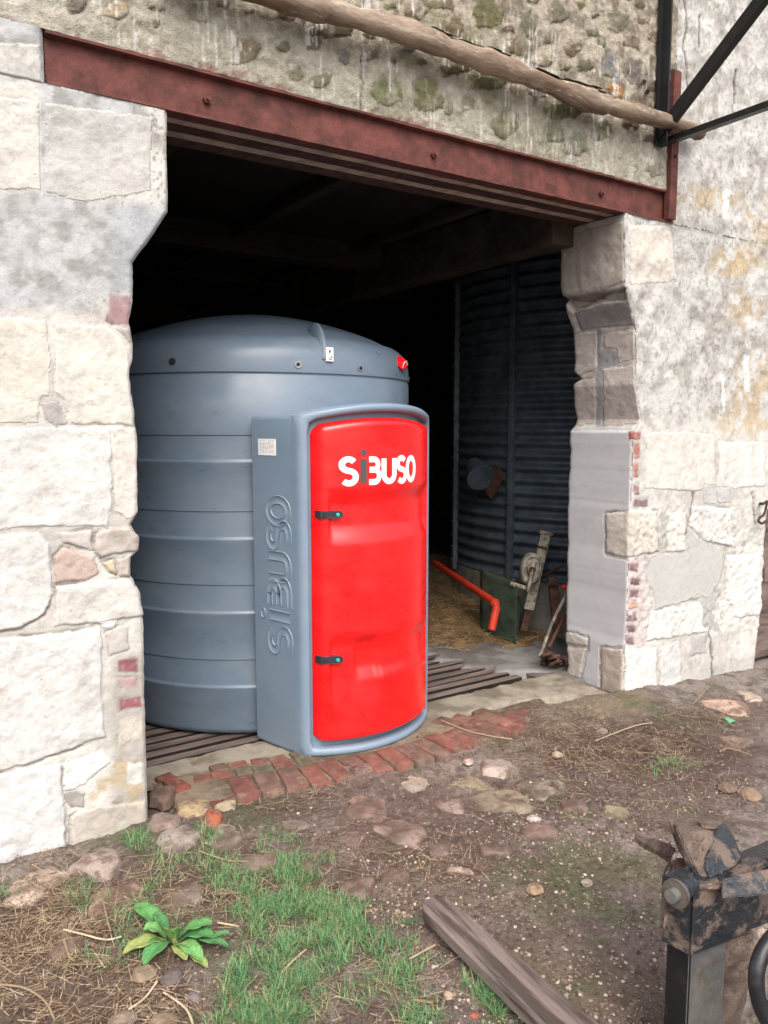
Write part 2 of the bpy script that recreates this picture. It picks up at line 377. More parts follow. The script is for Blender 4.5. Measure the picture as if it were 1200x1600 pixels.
# --- generic wall section: POS (nr,nc,3), NRM (nr,nc,3); stones = list of (poly px, colour, height, joint, name, rough)
def wall_section(POS, NRM, basecol, stones, mat, rough_amt=.006, warp=5.0, extra=None, hgt0=None, seed=0, tilt=(.17, .12)):
    nr, nc = POS.shape[:2]
    x, y, z = POS[..., 0], POS[..., 1], POS[..., 2]
    qx, qy = Q(POS)
    w1 = (fbm(x*1.0, z, y, sc=22, o=5, seed=41+seed, g=.62)-.5)*2.3*warp; w2 = (fbm(x, z, y, sc=22, o=5, seed=51+seed, g=.62)-.5)*2.3*warp
    QX, QY = qx+w1, qy+w2
    col = basecol(x, y, z, QX, QY)
    H = (fbm(x, z, y, sc=5, o=3, seed=61+seed)-.5)*.012+(fbm(x, z, y, sc=28, o=4, seed=62+seed)-.5)*rough_amt
    if hgt0 is not None: H = H+hgt0(x, y, z, QX, QY)
    lab = np.full((nr, nc), -1, int)
    for i, st in enumerate(stones):
        poly, c, hh, joint, name = st[:5]; rg = st[5] if len(st) > 5 else 1.0
        p = np.array(poly)
        if mat is M_WALL and name == 'stone':
            rg = min(rg, 1.25)
            if p[:, 1].mean() < 780: joint *= .4; hh *= .4          # upper courses still wear most of their render
            else: joint *= .8
        elif mat is M_RUB: joint *= .6
        m = (QX > p[:, 0].min()-9) & (QX < p[:, 0].max()+9) & (QY > p[:, 1].min()-9) & (QY < p[:, 1].max()+9)
        if not m.any(): continue
        idx = np.where(m); d = inpoly(QX[idx], QY[idx], poly)
        xs, ys, zs = x[idx], y[idx], z[idx]
        n = fbm(xs, zs, ys, sc=9, o=4, seed=100+i); nf = fbm(xs, zs, ys, sc=40, o=4, seed=200+i)
        cc = col[idx]; inside = d > 0
        t = sst(-1.4, 2.6, d)*.9*(sst(.30, .46, fbm(xs, zs, ys, sc=13, o=4, seed=400+i)) if mat is M_RUB else (.72+.28*sst(.3, .5, nf)))
        vv = (.94+.12*n)[:, None]
        cc = cc*(1-t[:, None])+np.array(c)*vv*t[:, None]
        if joint > 0:                                     # open joint round the stone, collects dirt in places
            brk = sst(.40, .66, fbm(xs, zs, ys, sc=11, o=3, seed=300+i))
            jw = np.exp(-((d+.6)/1.5)**2)*brk
            cc = cc*(1-(jw*.42*joint)[:, None])+L(112, 98, 86)*(jw*.42*joint)[:, None]
            H[idx] -= jw*.007*joint
        col[idx] = cc
        if len(st) > 6: H[idx] *= 1-.8*sst(-2, 3, d)
        H[idx] += hh*.6*sst(-1, 4.5, d)+np.where(inside, ((n-.5)*.009+(nf-.5)*.0035)*rg*sst(0, 5, d), 0)
        li = lab[idx]; li[inside] = i; lab[idx] = li
    if extra is not None: col, H = extra(x, y, z, QX, QY, qx, qy, col, H)
    V = POS+NRM*H[..., None]
    fl = gridfaces(nr, nc)
    labf = np.sort(lab.reshape(-1)[fl], axis=1)[:, 1]; LG = labf.reshape(nr-1, nc-1)
    for i in range(len(stones)):                          # keep the largest connected piece of every stone
        rr_, cc_ = np.where(LG == i)
        if len(rr_) == 0: continue
        a0, a1, b0, b1 = rr_.min(), rr_.max()+1, cc_.min(), cc_.max()+1; mk = LG[a0:a1, b0:b1] == i
        cp = np.where(mk, np.arange(mk.size).reshape(mk.shape)+1, 0)
        while True:
            q = cp.copy(); q[1:] = np.maximum(q[1:], cp[:-1]); q[:-1] = np.maximum(q[:-1], cp[1:]); q[:, 1:] = np.maximum(q[:, 1:], q[:, :-1]); q[:, :-1] = np.maximum(q[:, :-1], q[:, 1:]); q = np.where(mk, q, 0)
            if (q == cp).all(): break
            cp = q
        u_i, n_i = np.unique(cp[cp > 0], return_counts=True); keep = u_i[n_i.argmax()]; LG[a0:a1, b0:b1][mk & (cp != keep)] = -1
        if n_i.max() < 6: LG[LG == i] = -1
    labf = LG.reshape(-1)
    Vf = V.reshape(-1, 3); Cf = np.clip(col.reshape(-1, 3)*(np.array([.89, .915, .95]) if mat is M_WALL else 1.0), .003, .9)
    Nf = NRM.reshape(-1, 3)
    for i in [-1]+list(range(len(stones))):
        ff = fl[labf == i]
        if len(ff) == 0: continue
        u, inv = np.unique(ff, return_inverse=True); F = inv.reshape(-1, 4)
        VV = Vf[u]; CC = Cf[u]
        if i >= 0:                                        # sides of the stone, running back into the wall
            e = np.concatenate([F[:, [0, 1]], F[:, [1, 2]], F[:, [2, 3]], F[:, [3, 0]]])
            key = np.sort(e, 1); kk = key[:, 0].astype(np.int64)*len(u)+key[:, 1]
            _, fi, cnt = np.unique(kk, return_index=True, return_counts=True)
            be = e[fi[cnt == 1]]
            bv = np.unique(be); mp = -np.ones(len(u), int); mp[bv] = np.arange(len(bv))+len(u)
            VV = np.concatenate([VV, VV[bv]-Nf[u][bv]*.05]); CC = np.concatenate([CC, CC[bv]])
            F = np.concatenate([F, np.stack([be[:, 1], be[:, 0], mp[be[:, 0]], mp[be[:, 1]]], 1)])
        st = stones[i] if i >= 0 else None
        o = mesh(st[4] if st else 'wall_render', VV, F, mat if not st or len(st) < 7 else st[6], barn, True, CC)
WH = L(232, 229, 224); CR = L(224, 220, 212); PK = L(214, 196, 184); GR = L(196, 192, 186); BRK = L(158, 92, 98)
# ---------------- left pier
eL = prof([(262, 172), (263, 330), (240, 365), (208, 410), (209, 470), (204, 500), (210, 535), (209, 560), (203, 585), (205, 605), (211, 640), (213, 665), (216, 680), (218, 760), (217, 800), (205, 820), (216, 838), (216, 862), (206, 872), (206, 900), (220, 930), (224, 965), (227, 1000), (229, 1100), (230, 1180), (232, 1240), (233, 1290), (234, 1300)], lambda a, b: (float(P(a, b, 1, 0)[2]), float(P(a, b, 1, 0)[0])))
zl = np.concatenate([np.arange(-.25, 2.772, .0056), [2.775, 2.777], np.arange(2.785, 2.953, .0056), [2.954]])
def xl(z): 
    v = np.interp(z, eL[:, 0], eL[:, 1])+(fbm(z*0, z, sc=16, o=4, seed=8)-.5)*.005*(z < 2.3)
    return np.where(z > 2.776, .566, v)
tfar = np.array([-3.2, -2.2, -1.5, -1.0, -.7, -.5, -.4]); tn = np.arange(-.34, -.0001, .0056)
xc = xl(zl)
front_t = np.concatenate([-(np.array([3.2, 2.4, 1.8, 1.3, 1.1])), np.arange(-1.0, -.002, .0058), [-.001]])
rev = np.concatenate([[.001], np.arange(.006, .36, .012)])
rows = []
POS = np.zeros((len(zl), len(front_t)+len(rev)+6, 3)); NRM = np.zeros_like(POS)
for j, t in enumerate(front_t):
    rr = np.clip(1+t/.02, 0, 1)**2*.010
    POS[:, j] = np.stack([xc+t-rr*.6, 0*zl+rr, zl], 1); NRM[:, j] = np.array([.7, -.7, 0]) if t > -.004 else (0, -1, 0)
for k, y in enumerate(rev):
    j = len(front_t)+k; rr = np.clip(1-y/.02, 0, 1)**2*.010
    POS[:, j] = np.stack([xc-rr, 0*zl+y+rr*.6, zl], 1); NRM[:, j] = (1, 0, 0)
for k, d in enumerate([.0, .02, .06, .12, .25, .5]):
    j = len(front_t)+len(rev)+k; POS[:, j] = np.stack([xc-d, 0*zl+.362+.01*(k > 0), zl], 1); NRM[:, j] = (0, 1, 0)
def baseL(x, y, z, QX, QY):
    n = fbm(x, z, y, sc=4, o=5, seed=1); n2 = fbm(x, z, y, sc=18, o=5, seed=2)
    c = mix(L(230, 225, 216), L(206, 200, 190), sst(.4, .7, n))
    up = sst(500, 470, QY)                                # cement-grey upper part
    g = mix(L(206, 206, 204), L(176, 174, 170), sst(.42, .66, n2)); g = mix(g, L(232, 228, 218), sst(.5, .72, n)*.8)
    c = mix(c, g, up*sst(330, 290, 0*QY+300)+0*QY if False else up)
    sp = sst(.62, .72, fbm(x, z, y, sc=75, o=3, seed=4))*sst(.4, .6, n)*up
    c = mix(c, L(120, 112, 106), sp*.6)
    # cream band between the beam seat and the grey part
    cb = sst(130, 150, QY)*sst(310, 285, QY)*sst(70, 55, QX); c = mix(c, L(236, 228, 212), cb*.8)
    d = sst(165, 185, QY)*sst(240, 215, QY)*sst(60, 85, QX); c = mix(c, L(156, 148, 142), d*sst(.38, .6, n2)*.8)   # greyer mottled band under the beam seat
    c = mix(c, L(186, 190, 194), sst(150, 215, QX)*sst(300, 340, QY)*sst(470, 440, QY)*.7)     # smooth cement corner
    lowg = sst(165, 185, QX)*sst(1010, 1040, QY); c = mix(c, L(192, 186, 176), lowg*.9)          # bare mortar beside the opening
    c = mix(c, L(206, 184, 146), sst(.5, .64, n2)*sst(1170, 1200, QY)*sst(120, 145, QX)*.7)
    return c
SL = [
 ([(-60, 60), (62, 70), (66, 148), (-60, 132)], CR, .002, .3, 'stone'),
 ([(-60, 145), (62, 158), (66, 298), (-60, 296)], L(228, 224, 215), .003, .6, 'stone'),
 ([(70, 160), (150, 172), (240, 182), (238, 205), (236, 300), (130, 316), (70, 300)], L(212, 209, 202), .001, .12, 'stone'),
 ([(-60, 490), (72, 500), (80, 560), (78, 620), (64, 622), (60, 662), (-60, 664)], L(230, 224, 210), .004, .5, 'stone'),
 ([(88, 505), (165, 508), (182, 520), (200, 545), (204, 600), (210, 664), (108, 664), (100, 625), (84, 615)], L(232, 227, 214), .005, .6, 'stone'),
 ([(170, 460), (204, 464), (203, 508), (180, 508), (168, 500)], L(176, 140, 140), .0, 1.4, 'brick'),
 ([(184, 512), (207, 512), (208, 535), (200, 535)], L(176, 168, 160), .002, 1.2, 'stone'),
 ([(63, 628), (92, 624), (106, 664), (88, 668), (70, 655)], L(182, 178, 172), -.002, .3, 'stone', .4),
 ([(-60, 668), (172, 668), (173, 700), (176, 780), (168, 824), (62, 824), (-60, 833)], L(235, 232, 226), .006, .9, 'stone'),
 ([(177, 668), (213, 668), (217, 760), (217, 802), (200, 812), (178, 800)], L(232, 224, 212), .004, 1.2, 'stone'),
 ([(-60, 840), (60, 831), (76, 850), (80, 880), (81, 930), (70, 960), (35, 982), (-60, 996)], L(234, 231, 225), .013, 1.6, 'stone', 1.4),
 ([(84, 868), (96, 854), (146, 868), (155, 896), (140, 907), (84, 911)], L(208, 182, 168), .012, 1.5, 'stone', 1.3),
 ([(88, 832), (144, 828), (145, 862), (112, 852), (98, 846)], L(214, 206, 198), .006, 1.2, 'stone'),
 ([(149, 835), (165, 826), (202, 822), (216, 838), (216, 860), (156, 873), (147, 858)], L(206, 194, 184), .016, 1.8, 'stone', 1.0),
 ([(156, 878), (178, 876), (185, 899), (172, 894)], L(222, 200, 168), .014, 1.8, 'stone'),
 ([(182, 874), (205, 869), (205, 901), (188, 902)], L(198, 186, 172), .004, 1.2, 'stone'),
 ([(85, 916), (204, 903), (218, 925), (224, 962), (190, 966), (160, 975), (84, 978)], L(230, 225, 217), .012, 1.4, 'stone', 1.4),
 ([(-60, 1002), (40, 994), (157, 980), (160, 1020), (160, 1100), (165, 1152), (100, 1176), (40, 1198), (-60, 1216)], L(233, 230, 225), .014, 1.5, 'stone', 1.6),
 ([(154, 970), (186, 967), (180, 985), (160, 985)], L(246, 244, 240), .004, .4, 'stone'),
 ([(164, 990), (200, 974), (202, 1015), (170, 1025)], L(206, 200, 192), .004, 1.2, 'stone'),
 ([(184, 1031), (218, 1028), (217, 1049), (186, 1052)], BRK, -.001, .4, 'brick', .6),
 ([(185, 1061), (216, 1058), (214, 1073), (186, 1076)], L(206, 168, 166), -.001, .4, 'brick', .6),
 ([(187, 1091), (220, 1087), (221, 1106), (188, 1111)], BRK, -.001, .4, 'brick', .6),
 ([(186, 1126), (222, 1117), (222, 1154), (183, 1170)], L(230, 220, 204), .002, .3, 'stone'),
 ([(98, 1196), (160, 1170), (173, 1190), (130, 1226), (102, 1240)], L(244, 242, 238), .004, .3, 'stone'),
 ([(198, 1190), (223, 1192), (224, 1224), (199, 1224)], L(240, 236, 228), .002, .3, 'stone'),
 ([(-60, 1220), (97, 1194), (101, 1250), (105, 1322), (-60, 1372)], L(236, 234, 231), .013, 1.5, 'stone', 1.5),
 ([(97, 1240), (118, 1234), (136, 1240), (132, 1260), (110, 1262)], L(164, 158, 150), .001, .3, 'stone', .4),
 ([(109, 1276), (132, 1264), (226, 1250), (232, 1294), (200, 1304), (110, 1326)], L(206, 196, 184), .008, 1.5, 'stone'),
]
wall_section(POS, NRM, baseL, SL, M_WALL, .006, 4.0, seed=0)
# ---------------- right pier and wall beside it
eR = prof([(975, 342), (976, 400), (977, 440), (981, 470), (991, 500), (994, 515), (995, 560), (993, 600), (998, 630), (1002, 655), (1000, 662), (990, 676), (988, 740), (986, 790), (985, 800), (984, 865), (982, 890), (981, 940), (978, 1000), (976, 1016), (975, 1060), (974, 1098)], lambda a, b: (float(P(a, b, 1, 0)[2]), float(P(a, b, 1, 0)[0])))
bR = prof([(874, 376), (875, 450), (880, 470), (888, 500), (895, 520), (895, 580), (906, 592), (894, 600), (897, 640), (893, 668), (889, 700), (886, 760), (886, 850), (884, 900), (884, 980), (886, 1040), (882, 1062)], lambda a, b: (lambda q: (float(q[2]), float(q[1])))(P(a, b, 0, float(np.interp(P(a, b, 0, 3.62)[2], eR[:, 0], eR[:, 1])))))
zr = np.concatenate([np.arange(-.3, 2.772, .0072), [2.775, 2.777], np.arange(2.786, 2.95, .0072), [2.952, 2.954], np.arange(2.962, 4.75, .0085)])
xc = np.interp(zr, eR[:, 0], eR[:, 1])+(fbm(zr*0, zr, sc=12, o=4, seed=12)-.5)*.004; xc = np.where(zr > 2.776, 3.993, xc); xc = np.where(zr > 2.953, 3.962, xc)
yb = np.interp(zr, bR[:, 0], bR[:, 1])+(fbm(zr*0+3, zr, sc=18, o=4, seed=13)-.5)*.02; yb = np.where(zr > 2.776, .3, yb)
s_j = np.linspace(1, .004, 60); xend = 5.115-.05*sst(.3, -.1, zr)+(fbm(zr*0, zr, sc=14, o=3, seed=14)-.5)*.02
UPW = zr > 1.02                            # above the next doorway the wall simply goes on
s_f = np.concatenate([[.0008], np.linspace(.004, .72, 205), np.linspace(.725, 1, 26)])
cols_b = [.5, .25, .1, .03]
NCOL = len(cols_b)+len(s_j)+len(s_f)+8
POS = np.zeros((len(zr), NCOL, 3)); NRM = np.zeros_like(POS); j = 0
for d in cols_b:
    POS[:, j] = np.stack([xc+d, yb+.004, zr], 1); NRM[:, j] = (0, 1, 0); j += 1
for s in s_j:
    y = yb*s; rr = np.clip(1-y/.02, 0, 1)**2*.008; r2 = np.clip(1-(yb-y)/.03, 0, 1)**2*.012
    POS[:, j] = np.stack([xc+rr+r2, y+rr*.6, zr], 1); NRM[:, j] = (-1, 0, 0); j += 1
xm = xc+1.15
for s in s_f:
    x = xc+(5.1-xc)*s/.72 if False else xc+(xend-xc)*s
    x = x+0
    t = x-xc; rr = np.clip(1-t/.02, 0, 1)**2*.008
    POS[:, j] = np.stack([x+rr*.6, 0*zr+rr, zr], 1); NRM[:, j] = (0, -1, 0); j += 1
for k in range(8):
    y = .045*(k+1); q_ = .03*(k+1)
    POS[:, j] = np.stack([np.where(UPW, xend+q_, xend), np.where(UPW, 0, y), zr], 1); NRM[:, j] = np.where(UPW[:, None], np.array([0, -1.0, 0]), np.array([1.0, 0, 0])); j += 1
def baseR(x, y, z, QX, QY):
    n = fbm(x, z, y, sc=3, o=5, seed=21); n2 = fbm(x, z, y, sc=15, o=5, seed=22)
    c = mix(L(233, 229, 220), L(212, 207, 198), sst(.42, .68, n)); c = mix(c, L(196, 192, 184), sst(.56, .7, n2)*.6)
    up = sst(680, 640, QY)
    c = mix(c, mix(L(216, 214, 208), L(184, 180, 172), sst(.42, .64, n2)), up*.8)
    for (a, b, rx, ry, k) in [(1150, 410, 40, 22, .8), (1110, 310, 50, 18, .6), (1180, 620, 35, 60, .6), (1165, 480, 26, 30, .6), (1190, 350, 30, 40, .5), (1150, 660, 40, 22, .4)]:
        c = mix(c, L(214, 190, 150), sst(1.5, .5, np.hypot((QX-a)/rx, (QY-b)/ry))*k*sst(.35, .55, n2))
    for (a, b0, b1, w) in [(1167, 555, 612, 5), (1130, 590, 645, 4), (1135, 300, 340, 8)]:
        c = mix(c, L(246, 244, 240), sst(w, w*.4, abs(QX-a))*sst(b0-5, b0, QY)*sst(b1+6, b1-6, QY))
    sp = sst(.6, .72, fbm(x, z, y, sc=60, o=3, seed=24)); c = mix(c, L(150, 142, 132), sp*up*.55)
    jamb = (y > .012)
    cj = mix(L(222, 216, 207), L(200, 192, 182), sst(.4, .65, n2)); c = np.where(jamb[..., None], cj, c)
    # concrete-grey panel of the reveal
    pn = inpoly(QX, QY, [(860, 672), (988, 668), (984, 800), (946, 800), (944, 868), (984, 876), (980, 1010), (936, 1010), (938, 1110), (904, 1100), (908, 1060), (920, 1010), (920, 994), (860, 980)])
    c = np.where(jamb[..., None], mix(c, mix(L(208, 211, 214), L(190, 189, 190), n), sst(-1.5, 1.5, pn)), c)
    st = inpoly(QX, QY, [(933, 515), (940, 515), (939, 545), (962, 548), (966, 570), (942, 574), (940, 668), (932, 668)])
    c = np.where(jamb[..., None], mix(c, L(176, 174, 176), sst(-1.5, 1.5, st)), c)
    gp = inpoly(QX, QY, [(1000, 872), (1030, 868), (1034, 800), (1042, 800), (1042, 862), (1074, 860), (1078, 828), (1090, 842), (1132, 860), (1130, 895), (1124, 912), (1128, 930), (1112, 950), (1128, 990), (1100, 980), (1098, 936), (1072, 940), (1050, 946), (1024, 952), (1022, 925), (1008, 898)])
    c = np.where(jamb[..., None], c, mix(c, mix(L(200, 198, 190), L(190, 188, 180), n2), sst(-1.5, 1.5, gp)))
    c = mix(c, L(198, 196, 190), sst(1040, 1060, QY+(QX-1060)*.25)*sst(1090, 1110, QX+.0*QY)*.6)
    # brick-red brushed line of mortar strip beside the opening
    c = np.where((~jamb)[..., None], mix(c, L(222, 208, 204), sst(1012, 1004, QX)*sst(868, 876, QY)*sst(1012, 1006, QY)), c)
    return c
def hR(x, y, z, QX, QY):
    up = sst(700, 560, QY)*(y < .01); r = fbm(x, z, y, sc=9, o=4, seed=25)
    lo = (y < .01)*sst(780, 800, QY)*sst(1000, 980, QY)
    return up*(r-.5)*.03+lo*(fbm(x, z, y, sc=34, o=3, seed=27)-.5)*.016
RC = L(234, 226, 210); TJ = L(204, 196, 186)
def bx(x0, y0, x1, y1): return [(x0, y0), (x1, y0), (x1, y1), (x0, y1)]
PJ = L(152, 102, 104)
M_PANEL = mat_col('trowelled_cement', .86, .05, .2, ((9, .12, .006), (70, .15, .0015), (300, .25, .001)), vscale=9)
M_PATCH = mat_col('rough_cement_patch', .92, .08, .15, ((70, .3, .003), (260, .5, .002)), speck=.5)
PANEL = L(204, 206, 210)*np.array([.89, .915, .95]); PATCH = L(204, 202, 194)
SR = [
 ([(860, 672), (988, 672), (984, 800), (946, 800), (944, 868), (984, 876), (980, 1010), (936, 1010), (938, 1120), (904, 1110), (908, 1060), (920, 1010), (920, 994), (860, 980)], L(212, 211, 210), .0, .2, 'cement_panel', .1, M_PANEL),
 ([(1018, 872), (1034, 866), (1076, 858), (1078, 828), (1092, 842), (1132, 860), (1130, 895), (1124, 912), (1108, 936), (1090, 930), (1072, 940), (1050, 946), (1024, 952), (1022, 925), (1008, 898)], PATCH, -.004, .5, 'cement_patch', .2, M_PATCH),
 ([(868, 374), (940, 352), (974, 345), (976, 440), (950, 452), (925, 468), (868, 464)], L(188, 178, 166), .010, 1.5, 'stone'),
 ([(982, 352), (1050, 352), (1056, 440), (985, 446)], L(232, 224, 210), .003, .5, 'stone'),
 ([(898, 486), (952, 468), (982, 470), (993, 508), (950, 512), (908, 518)], L(160, 154, 150), .004, 1.4, 'stone', .5),
 ([(886, 522), (932, 518), (932, 575), (900, 590), (886, 575)], L(212, 202, 190), .004, 1.2, 'stone'),
 ([(888, 598), (930, 590), (931, 664), (886, 666)], L(208, 196, 184), .006, 1.2, 'stone'),
 ([(942, 522), (992, 512), (992, 562), (966, 568), (962, 546), (942, 544)], L(212, 200, 188), .006, 1.0, 'stone'),
 ([(942, 576), (990, 570), (1000, 650), (998, 664), (942, 666)], L(214, 203, 192), .008, 1.2, 'stone', 1.2),
 ([(946, 802), (984, 797), (1028, 798), (1030, 862), (1000, 868), (975, 872), (946, 864)], L(226, 216, 202), .014, 1.3, 'stone', 1.4),
 ([(1044, 800), (1072, 802), (1072, 862), (1043, 862)], L(238, 231, 218), .008, .9, 'stone', 1.5),
 ([(868, 986), (900, 988), (918, 998), (918, 1010), (868, 1004)], L(216, 210, 200), .006, 1.0, 'stone'),
 ([(868, 1008), (916, 1014), (908, 1036), (908, 1080), (868, 1070)], L(210, 200, 188), .006, 1.0, 'stone'),
 ([(939, 1012), (974, 1014), (972, 1100), (939, 1092)], L(206, 190, 176), .006, 1.1, 'stone'),
 ([(977, 1015), (1026, 1011), (1026, 1086), (976, 1100)], L(244, 241, 236), .007, .9, 'stone', .7),
 ([(1030, 1012), (1064, 1002), (1066, 1074), (1030, 1086)], L(224, 224, 220), .004, .7, 'stone'),
 ([(1080, 990), (1104, 990), (1103, 1020), (1079, 1026)], L(196, 194, 190), .001, .6, 'stone'),
 ([(1010, 676), (1072, 674), (1118, 680), (1118, 764), (1076, 768), (1009, 764)], L(234, 229, 218), .006, .9, 'stone', .8),
 ([(1122, 690), (1196, 690), (1196, 760), (1122, 764)], L(240, 236, 228), .004, .7, 'stone'),
 ([(1078, 790), (1140, 794), (1150, 856), (1100, 846), (1078, 822)], L(235, 230, 224), .010, .9, 'stone', 2.0),
 ([(1136, 868), (1190, 864), (1192, 962), (1150, 966), (1134, 930)], L(242, 239, 234), .010, .9, 'stone', 2.2),
 ([(1016, 955), (1096, 942), (1100, 978), (1106, 988), (1070, 994), (1010, 1002)], L(242, 238, 230), .008, .7, 'stone', 1.2),
 ([(1118, 812-50), (1140, 760), (1142, 786), (1118, 786)], L(206, 204, 200), .001, .6, 'stone'),
 ([(1098, 757), (1120, 757), (1121, 790), (1100, 788)], L(212, 210, 206), .001, .6, 'stone'),
 ([(985, 1106), (1060, 1082), (1130, 1064), (1190, 1044), (1190, 1110), (985, 1150)], L(226, 222, 214), .016, .8, 'stone', 1.2),
] + [(bx(*b), c, .001, .35, 'brick', .5) for b, c in [
 ((981, 673, 1001, 688), L(176, 100, 92)), ((990, 691, 1001, 716), L(182, 112, 104)), ((990, 722, 999, 746), L(190, 116, 98)), ((990, 757, 999, 773), PJ), ((990, 779, 1014, 792), L(142, 112, 116)),
 ((984, 879, 998, 893), L(136, 104, 106)), ((984, 901, 999, 914), L(132, 96, 100)), ((983, 920, 998, 933), L(140, 104, 108)), ((981, 939, 995, 952), L(214, 170, 140)), ((980, 959, 994, 971), L(132, 106, 110)), ((980, 976, 993, 988), L(132, 106, 108)), ((978, 993, 991, 1006), L(136, 110, 112))]]
def extraR(x, y, z, QX, QY, qx, qy, col, H):
    # cracks
    for pts in ([(1070, -20), (1073, 40), (1069, 80)], [(1071, 82), (1074, 110), (1076, 145)], [(1094, 25), (1092, 75)], [(1150, 110), (1149, 160)], [(1074, 835), (1080, 800), (1084, 770)], [(1114, 1060), (1112, 1020), (1108, 985)], [(1176, 770), (1180, 800), (1181, 820)], [(940, 466), (925, 466), (905, 480)], [(876, 468), (925, 470), (950, 455), (978, 452)]):
        d = np.full(QX.shape, 1e9)
        for (a, b), (e, f) in zip(pts[:-1], pts[1:]):
            t = np.clip(((QX-a)*(e-a)+(QY-b)*(f-b))/((e-a)**2+(f-b)**2), 0, 1); d = np.minimum(d, np.hypot(QX-a-t*(e-a), QY-b-t*(f-b)))
        k = np.exp(-(d/1.4)**2); col = mix(col, L(96, 86, 78), k*.8); H = H-k*.012
    k = np.exp(-(inpoly(QX, QY, [(880, 466), (930, 462), (985, 450), (985, 466), (940, 470), (895, 484)]).clip(-9, 0)/2)**2)*(y > .01)
    H = H-k*.03; col = mix(col, L(150, 134, 120), k*.6)
    return col, H
wall_section(POS, NRM, baseR, SR, M_WALL, .007, 3.0, extraR, hR, seed=3)
# ---------------- rubble wall over the beam
xt = np.concatenate([[-2.2, -1.4, -.8, -.3, 0, .2], np.arange(.3, 3.955, .0078), [3.962]]); zt = np.concatenate([[2.9541], np.arange(2.96, 3.9, .0068), np.arange(3.91, 4.8, .02)])
XX, ZZ = np.meshgrid(xt, zt)
POS = np.stack([XX, 0*XX, ZZ], -1); NRM = np.zeros_like(POS); NRM[..., 1] = -1
OL = L(112, 116, 78); BR = L(112, 98, 80); GY = L(122, 122, 118)
hand = [(603, 142, 42, 48, OL), (670, 148, 48, 58, L(116, 118, 76)), (462, 115, 34, 34, L(120, 120, 88)), (497, 123, 42, 30, L(118, 120, 86)), (490, 68, 26, 24, L(118, 108, 88)),
 (375, 78, 66, 56, L(120, 106, 82)), (246, 36, 15, 16, L(108, 84, 54)), (180, 15, 40, 26, L(176, 154, 120)), (120, 4, 36, 34, L(138, 130, 118)), (790, 195, 40, 38, L(116, 118, 84)), (770, 128, 60, 30, L(104, 104, 72)),
 (715, 105, 60, 24, L(100, 92, 68)), (520, 45, 70, 26, L(96, 92, 70)), (430, 22, 60, 26, L(108, 106, 80)), (900, 228, 42, 30, L(132, 134, 116)), (866, 206, 26, 36, L(120, 122, 100)), (880, 172, 60, 34, L(108, 112, 80)),
 (942, 202, 34, 34, L(126, 126, 104)), (992, 262, 16, 20, L(130, 128, 108)), (1022, 265, 26, 24, L(146, 140, 122)), (956, 102, 32, 40, L(138, 140, 140)), (992, 112, 38, 44, L(120, 112, 108)), (961, 140, 28, 20, L(176, 128, 72)),
 (829, 38, 34, 44, L(122, 122, 104)), (872, 22, 40, 30, L(120, 116, 98)), (896, 76, 28, 20, L(110, 94, 72)), (925, 50, 24, 18, L(118, 108, 92)), (914, 104, 24, 22, L(100, 100, 80)), (962, 30, 40, 36, L(122, 120, 104)), (990, 65, 34, 24, L(132, 118, 104)),
 (768, 18, 46, 50, L(112, 112, 76)), (712, 40, 30, 40, L(124, 112, 90)), (690, 5, 50, 22, L(130, 118, 94)), (650, 20, 34, 24, L(118, 108, 90)), (700, 170, 20, 24, L(140, 136, 112)), (730, 160, 22, 26, L(136, 132, 110)), (560, 20, 30, 16, L(124, 116, 98)), (805, 75, 26, 22, L(122, 108, 88)), (855, 60, 20, 18, L(122, 116, 100)), (310, 20, 40, 30, L(150, 142, 124)), (1018, 130, 22, 26, L(124, 112, 100))]
ST = [(ell(a, b, w, h, 8, random.uniform(-15, 15), .24), c, .006, 1.1, 'stone', 1.3) for a, b, w, h, c in hand]
r_ = random.Random(5)
occupied = [(a, b, max(w, h)/2) for a, b, w, h, c in hand]
for k in range(900):
    X0 = r_.uniform(.4, 3.95); Z0 = r_.uniform(3.12, 4.4); a, b = Q(np.array([X0, 0, Z0])); 
    if a < 100 and True: continue
    w = r_.uniform(13, 34); h = w*r_.uniform(.5, .9)
    if b > 250 or b < -160: continue
    if b > 50+(a-430)*.27+20 and r_.random() < .82: continue
    if any(math.hypot(a-p, b-q) < r+max(w, h)/2+2 for p, q, r in occupied): continue
    occupied.append((a, b, max(w, h)/2))
    c = r_.choice([OL, BR, GY, L(140, 128, 106), L(128, 116, 98), L(108, 106, 84), L(150, 134, 112)])
    ST.append((ell(a, b, w, h, 7, r_.uniform(-30, 30), .30), c, r_.uniform(.003, .009), 1.1, 'stone', 1.3))
def baseT(x, y, z, QX, QY):
    n = fbm(x, z, sc=3, o=5, seed=81); n2 = fbm(x, z, sc=16, o=5, seed=82)
    low = sst(3.33, 3.05, z)                               # smoother cement band on the beam
    c = mix(mix(L(192, 184, 168), L(146, 137, 122), sst(.42, .66, n2)), mix(L(204, 201, 188), L(178, 174, 158), n2), low)
    c = mix(c, L(132, 130, 98), sst(.53, .70, n)*.5)
    left = sst(1.6, .7, x); c = mix(c, mix(L(198, 194, 180), L(176, 170, 152), n2), left*.85)
    fl = sst(.78, .45, x); c = mix(c, mix(L(222, 220, 212), L(200, 194, 180), n2), fl)
    return c
